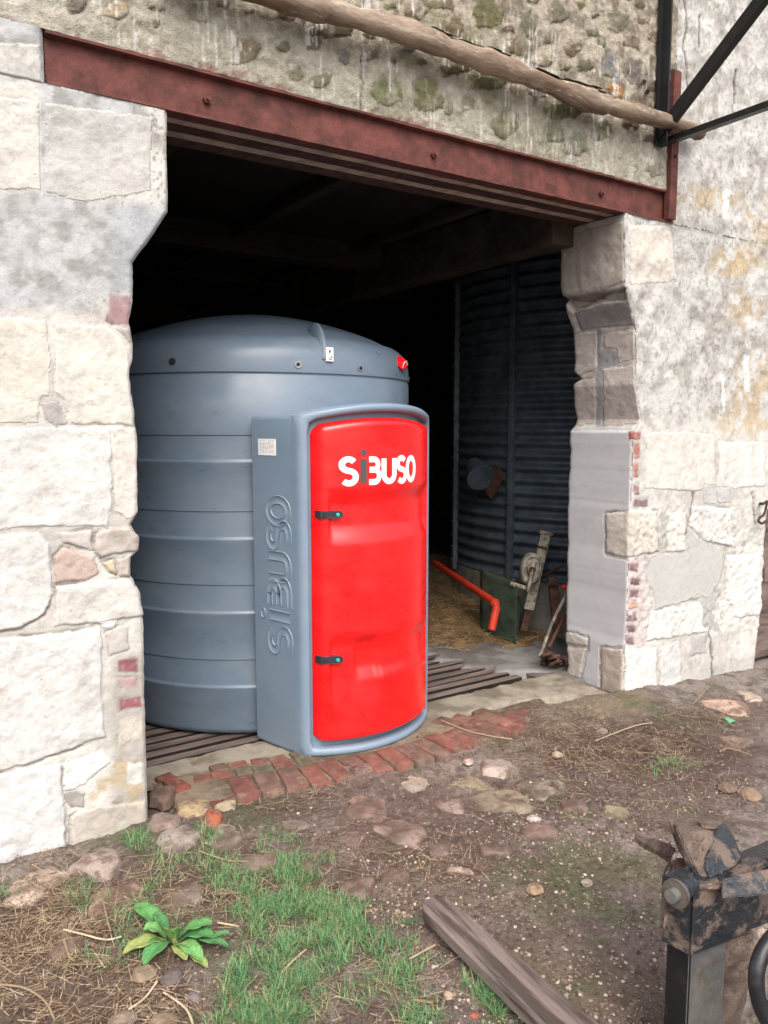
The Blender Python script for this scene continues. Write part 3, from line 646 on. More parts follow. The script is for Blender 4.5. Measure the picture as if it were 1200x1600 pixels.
def extraT(x, y, z, QX, QY, qx, qy, col, H):
    # limewash runs
    s = fbm(x*75, z*5, o=4, seed=91); m = sst(.52, .66, fbm(x*2.4+2, z*3, o=3, seed=92))+sst(3.16, 3.0, z)*.65*sst(2.3, 3.0, x)
    lo = sst(3.75, 3.4, z)
    k = sst(.58, .70, s)*np.clip(m, 0, 1)*lo*sst(.3, .6, fbm(x*14, z*9, o=3, seed=93))
    col = mix(col, L(218, 214, 200), k*.7)
    k2 = sst(.68, .73, vn(x*120, z*11, seed=95))*sst(.5, .6, vn(x*13, z*6, seed=96)); col = mix(col, L(238, 236, 230), k2*.75*lo)
    col = mix(col, L(170, 166, 152), sst(3.2, 2.98, z)*.25*(1-k))
    # red paint brushed over the edge of the beam
    pk = sst(.024, .004, z-2.954+(vn(x*14, x*0, seed=97)-.5)*.05)*sst(.35, .6, vn(x*5, x*0+4, seed=98)+.18*(x < 1.3)); col = mix(col, L(140, 86, 80), pk*.6*sst(.35, .6, fbm(x*40, z*40, o=3, seed=99)))
    # crack at the joint
    k = np.exp(-((QX-566)/1.2)**2)*sst(70, 90, QY); col = mix(col, L(70, 62, 54), k*.7); H = H-k*.008
    # upper part of the wall set back a little
    return col, H-sst(3.15, 3.5, z)*.004
wall_section(POS, NRM, baseT, ST, M_RUB, .016, 7.0, extraT, None, seed=6)
# ---------------- hidden body of the walls, roof and rooms
def wbox(name, *a, m=M_INT): 
    return box(name, *a, m, barn)
wbox('wall_core', -7, .78, .05, .33, -.3, 2.74); wbox('wall_core', 3.85, 5.0, .05, .26, -.3, 2.74)
wbox('wall_core', -7, 12, .05, .36, 2.99, 6.0); wbox('wall_core', -7, .55, .05, .33, 2.70, 3.02); wbox('wall_core', 4.02, 12, .05, .33, 2.62, 3.02)
wbox('wall_core', 5.0, 6.6, .06, .33, 1.98, 2.70); wbox('wall_core', 6.3, 12, .05, .33, -.3, 2.70)
mesh('wall_render', [(-7, .012, -.3), (-2.1, .012, -.3), (-2.1, .012, 6), (-7, .012, 6)], [(0, 1, 2, 3)], M_WALL, barn, False, [L(204, 202, 198)]*4)
mesh('wall_render', [(5.28, .012, 2.0), (12, .012, 2.0), (12, .012, 6), (5.28, .012, 6)], [(0, 1, 2, 3)], M_WALL, barn, False, [L(204, 202, 198)]*4)
mesh('wall_render', [(-2.15, .016, 4.7), (5.3, .016, 4.7), (5.3, .016, 6), (-2.15, .016, 6)], [(0, 1, 2, 3)], M_RUB, barn, False, [L(150, 142, 124)]*4)
mesh('wall_render', [(6.3, .014, -.3), (12, .014, -.3), (12, .014, 2.1), (6.3, .014, 2.1)], [(0, 1, 2, 3)], M_WALL, barn, False, [L(204, 202, 198)]*4)
wbox('side_wall', -3.4, -3.0, .33, 8.6, -.3, 3.4); wbox('side_wall', 8.2, 8.6, .33, 8.6, -.3, 3.4); wbox('rear_wall', -3.4, 8.6, 8.2, 8.6, -.3, 3.4)
wbox('roof', -7.4, 12.4, -.0+.05, 9, 6.0, 6.2)
wbox('ceiling', -3.3, 8.5, .34, 8.5, 2.98, 3.2, m=M_CEIL)
# pale stones of the rear wall
r_ = random.Random(3)
for k in range(26):
    a = r_.uniform(4.4, 7.6); z = r_.uniform(.2, 2.4); w = r_.uniform(.12, .3)
    obox('stone', (a, 8.16-r_.uniform(0, .02), z), (w, 0, 0), (0, .08, 0), (0, 0, w*.6), M_SOFFIT, barn, .02)
# ceiling timbers
M_LINT = mat_two('dark_concrete', L(80, 70, 62), L(48, 41, 36), 4, .4, .62, (.9, .9))  # concrete colour lowered to keep this ceiling beam dim
def timber(x0, x1, y0, y1, z0, z1, m=M_DARKWOOD): return box('timber_beam', x0, x1, y0, y1, z0, z1, m, barn, .008)
z3 = float(P(215, 425, 1, 3.9)[2]); timber(-3, 8.2, 3.9, 4.06, z3, z3+.2)
timber(-3, 8.2, 2.2, 2.36, 2.80, 2.98); timber(-3, 8.2, 5.9, 6.06, 2.78, 2.98)
timber(3.38, 3.56, .37, 8.1, 2.66, 2.97, M_LINT)
for i in range(11): timber(-2.6+i*.95, -2.52+i*.95, .4, 8.1, 2.90, 2.975)
# ---------------- steel lintel
beam = thing('steel_beam', (2.28, 0.03, 2.775), 'long dull red steel I-beam spanning the top of the doorway', 'beam')
def ibeam(x0, x1, y0, y1, z0, z1, name, mat, parent):
    ym = (y0+y1)/2; t = .010; w = .005
    pr = [(y0, z0), (y1, z0), (y1, z0+t), (ym+w, z0+t*1.6), (ym+w, z1-t*1.6), (y1, z1-t), (y1, z1), (y0, z1), (y0, z1-t), (ym-w, z1-t*1.6), (ym-w, z0+t*1.6), (y0, z0+t)]
    n = 60; V = []; F = []
    for i in range(n+1):
        x = x0+(x1-x0)*i/n
        for (y, z) in pr: V.append((x, y+(float(vn([x*9], [z*9])[0])-.5)*.003, z+(float(vn([x*6], [y*9+4])[0])-.5)*.003))
    m = len(pr)
    for i in range(n):
        for k in range(m): F.append((i*m+k, i*m+(k+1) % m, (i+1)*m+(k+1) % m, (i+1)*m+k))
    F.append(tuple(range(m))[::-1]); F.append(tuple(n*m+k for k in range(m)))
    F = [f[::-1] for f in F]
    return mesh(name, V, F, mat, parent, False)
ibeam(.572, 3.985, -.004, .066, 2.777, 2.952, 'beam_body', M_STEELRED, beam)
def bolt(parent, c, r=.016, h=.018, mat=M_STEELRED, n=6):
    V, F = tube([np.array(c), np.array(c)+np.array([0, -h, 0])], r, n); mb = MB(); mb.add(V, F)
    V, F = tube([np.array(c), np.array(c)+np.array([0, -h*1.7, 0])], r*.5, 8); mb.add(V, F); mb.build('bolt', mat, parent)
for a, b in ((322, 157), (676, 243), (938, 303)): bolt(beam, P(a, b, 1, .026))
for y0, y1 in ((.128, .200), (.272, .350)):
    t = thing('steel_beam', (2.28, (y0+y1)/2, 2.775), 'brown steel joist set in the doorway soffit, %s behind the red front beam' % ('middle one, directly' if y0 < .2 else 'rearmost one, second'), 'beam', 'steel joists over the doorway')
    ibeam(.75, 3.75, y0, y1, 2.777, 2.952, 'beam_body', M_RUSTDK, t)
box('soffit_strip', .72, 3.8, .0665, .1275, 2.782, 2.94, M_SOFFIT, barn); box('soffit_strip', .72, 3.8, .2005, .2715, 2.782, 2.94, M_SOFFIT, barn)
# red tie plate at the end of the beam
zt0 = float(P(1050, 346, 1, -.02)[2]); zt1 = float(P(1052, 108, 1, -.02)[2])
tb = thing('tie_bar', (3.965, -.02, zt0), 'upright dull red iron flat bar fixed across the right end of the steel beam', 'iron bar')
xa = float(P(1044, 330, 1, -.02)[0]); xb = float(P(1055, 330, 1, -.02)[0])
box('bar', xa, xb, -.028, .012, zt0+.01, zt1, M_STEELRED, tb, .003); bolt(tb, ((xa+xb)/2, -.026, 3.14), .012, .01)

# ---------------- log hanging over the door
lp = [(250, -62), (330, -38), (430, -4), (500, 14), (560, 30), (640, 52), (700, 76), (760, 96), (820, 118), (880, 142), (930, 160), (960, 168), (1010, 181), (1060, 195), (1096, 208)]
path = smoothpath([P(a, b, 1, -.085) for a, b in lp], 4)
rad = [.047+.005*math.sin(i*.7)+.004*math.sin(i*2.3) for i in range(len(path))]
for i in range(len(path)):
    if i > 42: rad[i] *= .86
    if 37 <= i <= 42: rad[i] *= 1.12
rad[-1] *= .8
V, F = tube(path, rad, 22, True, .12, 3)
log = mesh('log', V, F, M_LOG, None, True); tag(log, 'long crooked barkless log lying across the wall above the red beam', 'log')
for (i0, i1) in ((22, 30), (33, 41)):
    mb = MB()                                                 # loose bark along the upper side
    for i in range(i0, i1):
        p = np.array(path[i]); q = np.array(path[i+1]); r = rad[i]*1.04
        for k in range(3):
            a0 = math.radians(50+k*28); a1 = math.radians(50+k*28+28)
            def pt(c, a): return c+np.array([0, -math.cos(a)*r, math.sin(a)*r])
            o0 = np.array([0, -.004, .005])
            mb.add([pt(p, a0), pt(q, a0), pt(q, a1), pt(p, a1), pt(p, a0)+o0, pt(q, a0)+o0, pt(q, a1)+o0, pt(p, a1)+o0], BOXF)
    mb.build('bark', M_DARKWOOD, log, True)
# ---------------- black bracket
xk = 3.84
br = thing('iron_bracket', (xk, 0, 3.19), 'black angle-iron bracket standing out from the wall above the right end of the beam', 'bracket')
pz = float(P(1027, 224, 1, -.02)[2])
mb = MB(); mb.add(boxv(3.775, 3.835, -.022, -.012, pz-.01, 5.2), BOXF); mb.add(boxv(3.80, 3.812, -.075, -.022, pz-.01, 5.2), BOXF)
mb.build('upright', M_BLACK, br)
dirH = np.array([0, -1, 0.0]); dD = P(1200, 4, 0, xk)-P(1035, 220, 0, xk); dD /= np.linalg.norm(dD)
o0 = np.array([xk-.022, .0, pz-.006])
obox('arm', o0, (.044, 0, 0), (0, -2.2, 0), (0, 0, .008), M_BLACK, br); obox('arm', o0+np.array([.036, 0, .008]), (.008, 0, 0), (0, -2.2, 0), (0, 0, .04), M_BLACK, br)
up = np.array([0, dD[2], -dD[1]])
obox('brace', np.array([xk-.05, -.02, pz+.01]), (.01, 0, 0), dD*2.6, up*.062, M_BLACK, br); obox('brace', np.array([xk-.04, -.02, pz+.01]), (.035, 0, 0), dD*2.6, up*.010, M_BLACK, br)
for a, b in ((1010, 122), (1012, 143)):
    V, F = tube([P(a, b, 1, -.0), P(a, b, 1, -.07)], .012, 8); bo = mesh('bolt', V, F, M_BLACK if b > 130 else M_CHROME, br)

# ================================================================== DOORWAY FLOOR
floor = mesh('floor', boxv(-3.2, 8.3, 1.36, 8.3, -.3, -.004), BOXF, M_FLOOR, None, False); tag(floor, 'worn grey concrete floor inside the barn', None, None, 'structure')
def fbox(name, *a, m=M_FLOOR): return box(name, *a, m, floor, .006)
def slab(name, poly, z0, z1, mat, parent, cols, res=.02, amp=.008, seed=0):
    """irregular flat slab with an undulating top"""
    poly = np.array(poly); x0, y0 = poly.min(0); x1, y1 = poly.max(0)
    xs = np.arange(x0, x1+res, res); ys = np.arange(y0, y1+res, res); A, B = np.meshgrid(xs, ys)
    wA = A+(fbm(A, B, sc=14, o=3, seed=seed)-.5)*.04; wB = B+(fbm(A, B, sc=14, o=3, seed=seed+5)-.5)*.04
    d = inpoly(wA, wB, poly); z = z1+(fbm(A, B, sc=11, o=4, seed=seed+9)-.5)*2*amp-.02*sst(.02, -.005, d)-.05*sst(.0, -.02, d)
    c = cols(A, B); V = np.stack([A, B, z], -1).reshape(-1, 3); F = gridfaces(*A.shape)
    keep = (d.reshape(-1)[F] > -.03).all(1); F = F[keep]; u, inv = np.unique(F, return_inverse=True)
    return mesh(name, V[u], inv.reshape(-1, 4), mat, parent, True, c.reshape(-1, 3)[u])
def ccol(a, b, s): return lambda x, y: mix(a, b, sst(.4, .64, fbm(x, y, sc=7, o=5, seed=s)))
fbox('concrete_sill', .2, 3.9, .30, .50, -.3, -.03)
slab('concrete_sill', [(.9, .36), (1.3, .24), (1.7, .16), (2.45, .16), (2.6, .22), (2.9, .24), (3.3, .14), (3.62, .02), (3.62, .50), (.8, .545)], -.1, .002, M_CONC, floor, ccol(L(160, 152, 138), L(126, 116, 102), 3), .014, .006, 2)
fbox('pit_bed', .2, 3.5, .50, 1.36, -.35, -.22, m=M_CEIL); fbox('floor_slab', 3.46, 8.2, .30, 1.36, -.3, -.006); fbox('floor_slab', -3.2, .25, .33, 1.36, -.3, -.006)
for i in range(9):
    y0 = .55+i*.0905
    o = obox('slat', (.22+random.uniform(-.01, .01), y0, -.055), (3.14+random.uniform(-.05, .05), random.uniform(-.006, .006), 0), (0, .062, 0), (0, 0, .052+random.uniform(-.003, .002)), M_SLAT, floor, .003)
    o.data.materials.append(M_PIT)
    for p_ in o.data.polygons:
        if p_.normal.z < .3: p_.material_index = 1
# cement smeared over the ends of the slats
slab('cement_patch', [(3.0, 1.40), (3.2, 1.22), (3.08, 1.12), (3.28, 1.02), (3.16, .9), (3.36, .80), (3.28, .70), (3.45, .6), (3.62, .50), (4.1, .50), (4.3, 1.4), (3.9, 1.75), (3.2, 1.6)], -.1, .008, M_CONC, floor, ccol(L(142, 142, 142), L(116, 112, 108), 8), .016, .004, 4)
# ---------------- bricks of the threshold
thr = thing('brick_threshold', (1.9, 0, 0), 'worn red brick threshold in front of the doorway, partly under the cabinet', 'threshold')
BC = [L(150, 100, 90), L(138, 92, 84), L(158, 112, 98), L(130, 98, 88), L(146, 98, 86), L(134, 106, 96), L(122, 112, 94)]
def brick(cx, cy, cz, lx, ly, h, rot, col, parent, name='brick', tilt=0):
    nx, ny = 6, 8; ax_ = np.array([-1, -.93, -.3, .3, .93, 1.0]); ay_ = np.array([-1, -.95, -.6, -.2, .2, .6, .95, 1.0]); A, B = np.meshgrid(ax_, ay_); s = random.random()*99
    e = np.maximum(abs(A), abs(B)); z = h-.005*(e > .99)+(fbm(A+s, B, sc=1.6, o=3)-.5)*.006
    f = 1+(fbm(A+s, B, sc=1.8, o=3)-.5)*.12*(e > .9)
    x = A*lx/2*f; y = B*ly/2*f; R = math.radians(rot); 
    top = np.stack([cx+x*math.cos(R)-y*math.sin(R), cy+x*math.sin(R)+y*math.cos(R), cz+z+tilt*y], -1)
    V = top.reshape(-1, 3).tolist(); F = gridfaces(ny, nx).tolist()
    ring = [i for i in range(nx)]+[nx*k+nx-1 for k in range(1, ny)]+[nx*(ny-1)+i for i in range(nx-2, -1, -1)]+[nx*k for k in range(ny-2, 0, -1)]
    b = len(V)
    for i in ring: v = V[i]; V.append([v[0], v[1], cz-.03])
    m = len(ring)
    for k in range(m): F.append((ring[k], b+k, b+(k+1) % m, ring[(k+1) % m]))
    nn = fbm(np.array([v[0] for v in V]), np.array([v[1] for v in V]), sc=22, o=3, seed=5)
    C = mix(col, np.array(col)*.62, sst(.4, .65, nn)); C = mix(C, L(150, 140, 118), sst(.6, .72, nn)*.4)
    return mesh(name, V, [tuple(f) for f in F], M_BRICK, parent, True, C)
def fy(x): return float(np.interp(x, [1.0, 1.24, 1.6, 2.1, 2.45, 2.75], [.03, -.01, -.09, -.145, -.12, -.03]))
x = 1.27; i = 0
while x < 2.78:
    w = random.uniform(.088, .108); sl = math.degrees(math.atan2(fy(x+.05)-fy(x-.05), .1))
    brick(x, fy(x)+.098, -.034+random.uniform(-.004, .004), w, .200, .05, sl+4+random.uniform(-3, 3), random.choice(BC[:6] if i < 9 else BC), thr, tilt=.03); x += w+.008; i += 1
for rw in range(3):
    x = 1.05+.10*rw
    while x < 1.70:
        w = random.uniform(.07, .105); yy = .205+.078*rw-.20*(x-1.05)
        if yy > fy(x)+.235: brick(x, yy, -.034+random.uniform(-.004, .004), w, .068, .048, -10+random.uniform(-6, 6), random.choice(BC), thr)
        x += w+.008
brick(1.02, .285, -.034, .075, .19, .055, 12, L(140, 84, 74), thr); brick(1.12, .055, -.045, .23, .075, .05, 8, L(128, 82, 74), thr)
for (a, b, w, l, r) in ((2.50, .16, .09, .19, 20), (2.60, .14, .1, .18, 25), (2.62, .0, .12, .17, 35), (2.72, -.03, .12, .17, 30), (2.84, .02, .1, .16, 20), (2.96, .0, .1, .17, 25), (2.75, .17, .1, .12, 10)):
    brick(a, b, -.03, w, l, .045, r, random.choice(BC[:5]), thr)
slab('mortar_bed', [(.98, .40), (.97, .05), (1.24, .0), (1.6, -.07), (2.1, -.12), (2.5, -.10), (3.1, -.06), (3.2, .2), (1.7, .24)], -.1, .006, M_COBM, thr, ccol(L(150, 136, 116), L(108, 94, 78), 12), .016, .004, 7)

# ================================================================== COBBLES (part of the ground)
def cobble(cx, cy, w, h, col, parent, name='cobblestone', z0=None, hh=.012, rot=None, label=None, mud=.75, round_=2.9):
    """a stone whose outline is w x h pixels seen at (cx, cy), lying on the soil"""
    col = np.minimum(np.array(col)*1.4, .75); c = P(cx, cy, 2, 0); zc = float(gz(c[0], c[1])) if z0 is None else z0; c = P(cx, cy, 2, zc)
    hw = np.linalg.norm(P(cx+w/2, cy, 2, zc)-P(cx-w/2, cy, 2, zc))/2; hd = np.linalg.norm(P(cx, cy-h/2, 2, zc)-P(cx, cy+h/2, 2, zc))/2
    n = 20; V = []; sd = random.random()*50; R = -YAW+math.radians(rot if rot is not None else random.uniform(-20, 20))
    rings = [(1.12, -.03), (1.0, -.004), (.93, hh*.5), (.82, hh*.85), (.62, hh), (.4, hh*1.08), (.18, hh*1.1)]
    nz = fbm(np.cos(np.arange(n)*2*math.pi/n)*1.1+sd, np.sin(np.arange(n)*2*math.pi/n)*1.1, o=3)
    for s, z in rings:
        for k in range(n):
            a = 2*math.pi*k/n; e = (abs(math.cos(a))**round_+abs(math.sin(a))**round_)**(-1/round_)*(1+1.3*(nz[k]-.5))
            x = math.cos(a)*e*hw*s; y = math.sin(a)*e*hd*s
            X_ = c[0]+x*math.cos(R)-y*math.sin(R); Y_ = c[1]+x*math.sin(R)+y*math.cos(R)
            V.append((X_, Y_, zc+.002+z+(float(fbm([X_*12], [Y_*12], o=3)[0])-.5)*.026*(z > 0)))
    F = []; m = len(rings)
    for i in range(m-1):
        for k in range(n): a = i*n+k; b = i*n+(k+1) % n; F.append((a, b, b+n, a+n))
    V.append((c[0], c[1], zc+hh*1.1)); F += [((m-1)*n+k, (m-1)*n+(k+1) % n, m*n) for k in range(n)]
    A = np.array(V); nn = fbm(A[:, 0], A[:, 1], sc=10, o=4, seed=4); C = mix(col, np.array(col)*.7, sst(.4, .7, nn))
    C = mix(C, L(98, 80, 70), sst(.52, .62, fbm(A[:, 0], A[:, 1], sc=13, o=4, seed=14)+.1*(A[:, 2] < zc+hh*.6))*mud)
    o = mesh(name, V, F, M_COBM, parent, True, C)
    if label: o['label'] = label
    return o
TN = L(166, 146, 128); PKs = L(160, 128, 114); GB = L(138, 130, 128)
for a in [(715, 1216, 78, 40, L(140, 132, 112)), (780, 1199, 64, 30, L(172, 160, 150)), (842, 1233, 72, 32, L(146, 142, 130)), (787, 1257, 84, 40, L(148, 138, 120)), (566, 1254, 66, 40, L(134, 112, 102)), (622, 1300, 80, 34, L(146, 130, 120)),
          (548, 1312, 46, 30, L(124, 106, 102)), (466, 1286, 64, 34, L(146, 132, 124)), (556, 1388, 54, 34, L(124, 106, 98)), (648, 1224, 52, 18, L(168, 156, 142)), (704, 1262, 48, 26, L(144, 130, 124)), (720, 1361, 38, 10, L(168, 150, 136)),
          (58, 1388, 92, 50, L(176, 158, 142)), (150, 1345, 74, 40, L(160, 146, 136)), (176, 1410, 76, 52, L(156, 126, 112)), (284, 1312, 64, 32, L(148, 138, 130)), (292, 1402, 64, 42, L(132, 122, 110)), (352, 1308, 62, 32, L(150, 138, 124)),
          (262, 1285, 42, 26, L(146, 128, 118)), (300, 1268, 54, 36, L(176, 156, 122)), (345, 1256, 60, 22, L(172, 160, 134)), (332, 1280, 36, 26, L(166, 96, 72)), (1138, 1106, 62, 20, L(188, 160, 144)), (1168, 1088, 40, 14, L(176, 160, 144)), (1075, 1395-250, 30, 10, L(150, 130, 118)),
          (690, 1330, 40, 22, L(122, 106, 100)), (620, 1370, 44, 24, L(118, 102, 92)), (845, 1300, 50, 20, L(118, 100, 92)), (500, 1350, 50, 28, L(116, 98, 90)), (250, 1240, 36, 30, L(120, 100, 88)), (960, 1270, 44, 14, L(150, 142, 116)), (770, 1330, 46, 20, L(128, 112, 104)), (1150, 1160, 50, 14, L(136, 118, 104)), (900, 1262, 46, 16, L(120, 104, 96)), (110, 1480, 60, 30, L(112, 92, 80)), (400, 1350, 60, 24, L(120, 104, 94))]:
    cobble(*a, ground, hh=random.uniform(.008, .016))
# loose stones: things
def rockm(cx, cy, w, h, col, label, mud=.3, ang=None):
    c0 = P(cx, cy+h*.3, 2, 0); zc = float(gz(c0[0], c0[1])); c = P(cx, cy+h*.3, 2, zc)
    r = np.linalg.norm(P(cx+w/2, cy, 2, zc)-P(cx-w/2, cy, 2, zc))/2; hz = max(r*.45, .006)
    bm = bmesh.new(); bmesh.ops.create_icosphere(bm, subdivisions=2, radius=1); sd = random.random()*40
    for v in bm.verts:
        q = v.co; k = float(fbm([q.x*1.1+sd], [q.y*1.1], [q.z*1.1], o=3)[0]); s = .62+.72*k; v.co = Vector((q.x*s, q.y*s*.8, q.z*s)); 
        v.co = Vector([round(t*3)/3*.55+t*.45 for t in v.co])
    R = Matrix.Rotation(random.uniform(0, 3) if ang is None else ang, 3, 'Z')
    V = []
    for v in bm.verts:
        q = R @ v.co; V.append((c[0]+q.x*r, c[1]+q.y*r, zc+hz*.45+q.z*hz))
    F = [[v.index for v in f.verts] for f in bm.faces]; bm.free()
    A = np.array(V); C = mix(col, np.array(col)*.7, sst(.42, .66, fbm(A[:, 0], A[:, 1], A[:, 2], sc=40, o=3))); C = mix(C, L(100, 82, 70), sst(.5, .65, fbm(A[:, 0], A[:, 1], sc=30, o=3, seed=3))*mud)
    return tag(mesh('stone', V, F, M_COBM, None, False, C), label, 'stone', 'loose stones on the yard soil')
for a in [(833, 1278, 26, 16, L(226, 216, 206), 'small clean white stone alone on dark soil right of the cobbles'), (732, 1187, 22, 18, L(206, 186, 174), 'pale pinkish stone at the edge of the brick threshold right of the cabinet'),
          (1007, 1286, 20, 16, L(178, 150, 126), 'tan pebble just behind the muddy machine tongue'), (836, 1386, 30, 22, L(190, 162, 134), 'flat tan stone on gritty soil left of the mossy patch'), (916, 1378, 20, 12, L(206, 194, 178), 'thin pale stone on the mossy patch'),
          (268, 1522, 40, 28, L(122, 112, 108), 'dark grey rounded stone just below the broad-leaved weed'), (224, 1521, 42, 16, L(176, 154, 130), 'flat tan stone left of the dark grey stone below the weed'), (302, 1553, 28, 30, L(140, 128, 126), 'greyish mauve stone at right below the weed'),
          (260, 1562, 30, 22, L(170, 146, 120), 'sandy stone between the weed and the bottom edge of the picture'), (222, 1572, 30, 34, L(146, 128, 118), 'brown grey upright stone near the bottom left corner of the yard'), (192, 1590, 44, 22, L(150, 134, 118), 'broad grey brown stone cut by the bottom edge at left'),
          (258, 1590, 44, 26, L(156, 134, 112), 'tan brown stone cut by the bottom edge below the weed'), (470, 1350-3, 16, 16, L(150, 84, 72), 'small red brick fragment on soil above the large grass patch'), (885, 1320+235, 16, 10, L(190, 176, 160), 'small pale stone beside the lower half of the plank'),
          (700, 1553, 22, 12, L(200, 184, 160), 'pale stone in the sparse grass left of the plank'), (740, 1585, 18, 12, L(160, 100, 84), 'reddish stone beside the grass tuft at the bottom'), (1136, 1228, 34, 20, L(150, 126, 112), 'brown rubble stone on the soil at far right behind the machine'), (1172, 1240, 40, 20, L(164, 140, 120), 'light brown rubble stone nearest the right edge behind the machine'),
          (940, 1142, 24, 14, L(170, 160, 146), 'grey stone in the dry grass below the right pier corner'), (870, 1178, 22, 12, L(200, 186, 164), 'pale stone in the dry grass between threshold and right pier')]:
    rockm(*a)

# ================================================================== TANK
tank = thing('fuel_tank', (1.96, 1.44, 0), 'large round blue-grey plastic fuel tank with ribbed sides standing in the doorway', 'tank')
TC = np.array([1.96, 1.44]); TR = .94
def lathe(profile, c, n=128, seed=0):
    V = []; F = []
    for r, z in profile:
        for k in range(n): a = 2*math.pi*k/n; V.append((c[0]+r*math.cos(a), c[1]+r*math.sin(a), z))
    for i in range(len(profile)-1):
        for k in range(n): a = i*n+k; b = i*n+(k+1) % n; F.append((a, b, b+n, a+n))
    return V, F
R0 = TR; pr = [(0.0, .0), (R0-.10, 0.0), (R0-.04, .004), (R0-.016, .016), (R0-.006, .04)]
def rib(za, zb):   # za lower ledge, zb upper edge: a recessed band between
    return [(R0-.002, za-.02), (R0+.004, za-.008), (R0+.003, za-.001), (R0-.003, za+.004), (R0-.004, za+.012), (R0-.004, zb-.010), (R0-.004, zb-.003), (R0+.001, zb+.001), (R0+.001, zb+.012)]
for za, zb in ((.265, .408), (.654, .797), (1.034, 1.172), (1.424, 1.553)): pr += rib(za, zb)
pr += [(R0, 1.845), (R0-.007, 1.852), (R0-.007, 1.858), (R0+.003, 1.864), (R0+.003, 1.87), (R0-.002, 1.93), (R0-.012, 1.97), (R0-.03, 2.005), (R0-.055, 2.03), (R0-.085, 2.048), (R0-.13, 2.062)]
for k in range(1, 14):
    t = k/13; pr.append(((R0-.13)*(1-t), 2.062+.19*math.sin(t*math.pi/2)**.85))
V, F = lathe(pr, TC); A = np.array(V)
rad_ = np.hypot(A[:, 0]-TC[0], A[:, 1]-TC[1]); an = np.arctan2(A[:, 1]-TC[1], A[:, 0]-TC[0])
w = (fbm(np.cos(an)*2, np.sin(an)*2, A[:, 2]*1.5, o=3, seed=3)-.5)*.007*sst(.3, .9, rad_)
A[:, 0] += np.cos(an)*w; A[:, 1] += np.sin(an)*w
# moulded recess for the filler lid at the far right of the shoulder
mesh('tank_body', A, F, M_TANK, tank, True)
def on_tank(px_, z, off=0.0, r=TR):
    """point of the near side of the shell on the bearing of picture column px_, at height z"""
    d = FW+RT*(px_-600)/CF; d = d[:2]/np.linalg.norm(d[:2]); o = CAMP[:2]-TC; b = o@d; disc = b*b-(o@o-r*r); t = -b-math.sqrt(max(disc, 0))
    p = CAMP[:2]+d*t; n = (p-TC)/np.linalg.norm(p-TC); return np.array([*(p+n*off), z]), np.array([*n, 0.0])
for px_, z, m in ((277, 1.915, M_INK), (468, 1.903, M_CHROME), (563, 1.90, M_CHROME)):
    p, n = on_tank(px_, z, -.01); V, F = tube([p, p+n*.018], .017, 16); o = mesh('threaded_insert', V, F, m, tank, False)
    V, F = tube([p+n*.016, p+n*.021], .010, 12); mesh('plug', V, F, M_INK, o, False)
# lifting lug: fin running up over the shoulder
p, n = on_tank(514, 1.95, 0); tt = np.array([-n[1], n[0], 0])
V = []; F = []
for k in range(9):
    t = k/8; r = TR+.004-.235*t; zb_ = np.interp(r, [R0-.36, R0-.13, R0-.055, R0-.012, R0+.01], [2.10, 2.058, 2.026, 1.965, 1.93]); h = .075*math.sin(min(1, t*1.5+.12)*math.pi/2)*(1-max(0, t-.55)/.45)**.6+.004
    wd = .026*(1-.35*t); c = np.array([*(TC+n[:2]*r), 0])
    for sx, zz in ((-1.9, -.006), (-.9, h*.75), (-.4, h), (.4, h), (.9, h*.75), (1.9, -.006)): V.append(c+tt*wd*sx*.6+np.array([0, 0, zb_+zz]))
for i in range(8):
    for k in range(5): a = i*6+k; F.append((a, a+1, a+7, a+6))
F += [tuple(range(6))[::-1], tuple(48+k for k in range(6))]
mesh('lifting_lug', V, F, M_TANK, tank, True)
# hook sticker under the lug
def on_surface_quad(px_, z0, z1, wdt, off=.004):
    p, n = on_tank(px_, 0, off); t = np.array([-n[1], n[0], 0]); t = t if t@RT > 0 else -t
    return p, n, t
p, n, t = on_surface_quad(516, 0, 0, .05, .003)
V = [p-t*.021+[0, 0, 1.925], p+t*.021+[0, 0, 1.925], p+t*.021+[0, 0, 1.995], p-t*.021+[0, 0, 1.995]]
V2 = [v+n*(.004 if i > 1 else 0.008) for i, v in enumerate(V)]
stk = mesh('hook_sticker', [v-n*.012 for v in V]+V2, BOXF, M_WHITEPR, tank, False)
hp = [p+n*.0085+t*(.002+.009*math.cos(a))+np.array([0, 0, 1.943+.009*math.sin(a)]) for a in np.linspace(math.radians(80), math.radians(-190), 12)]
V, F = tube(hp, .0018, 6); mesh('hook_symbol', V, F, M_INK, stk); V, F = tube([p+n*.0075+[0, 0, 1.968], p+n*.0065+[0, 0, 1.981]], .004, 8); mesh('arrow_symbol', V, F, M_INK, stk)
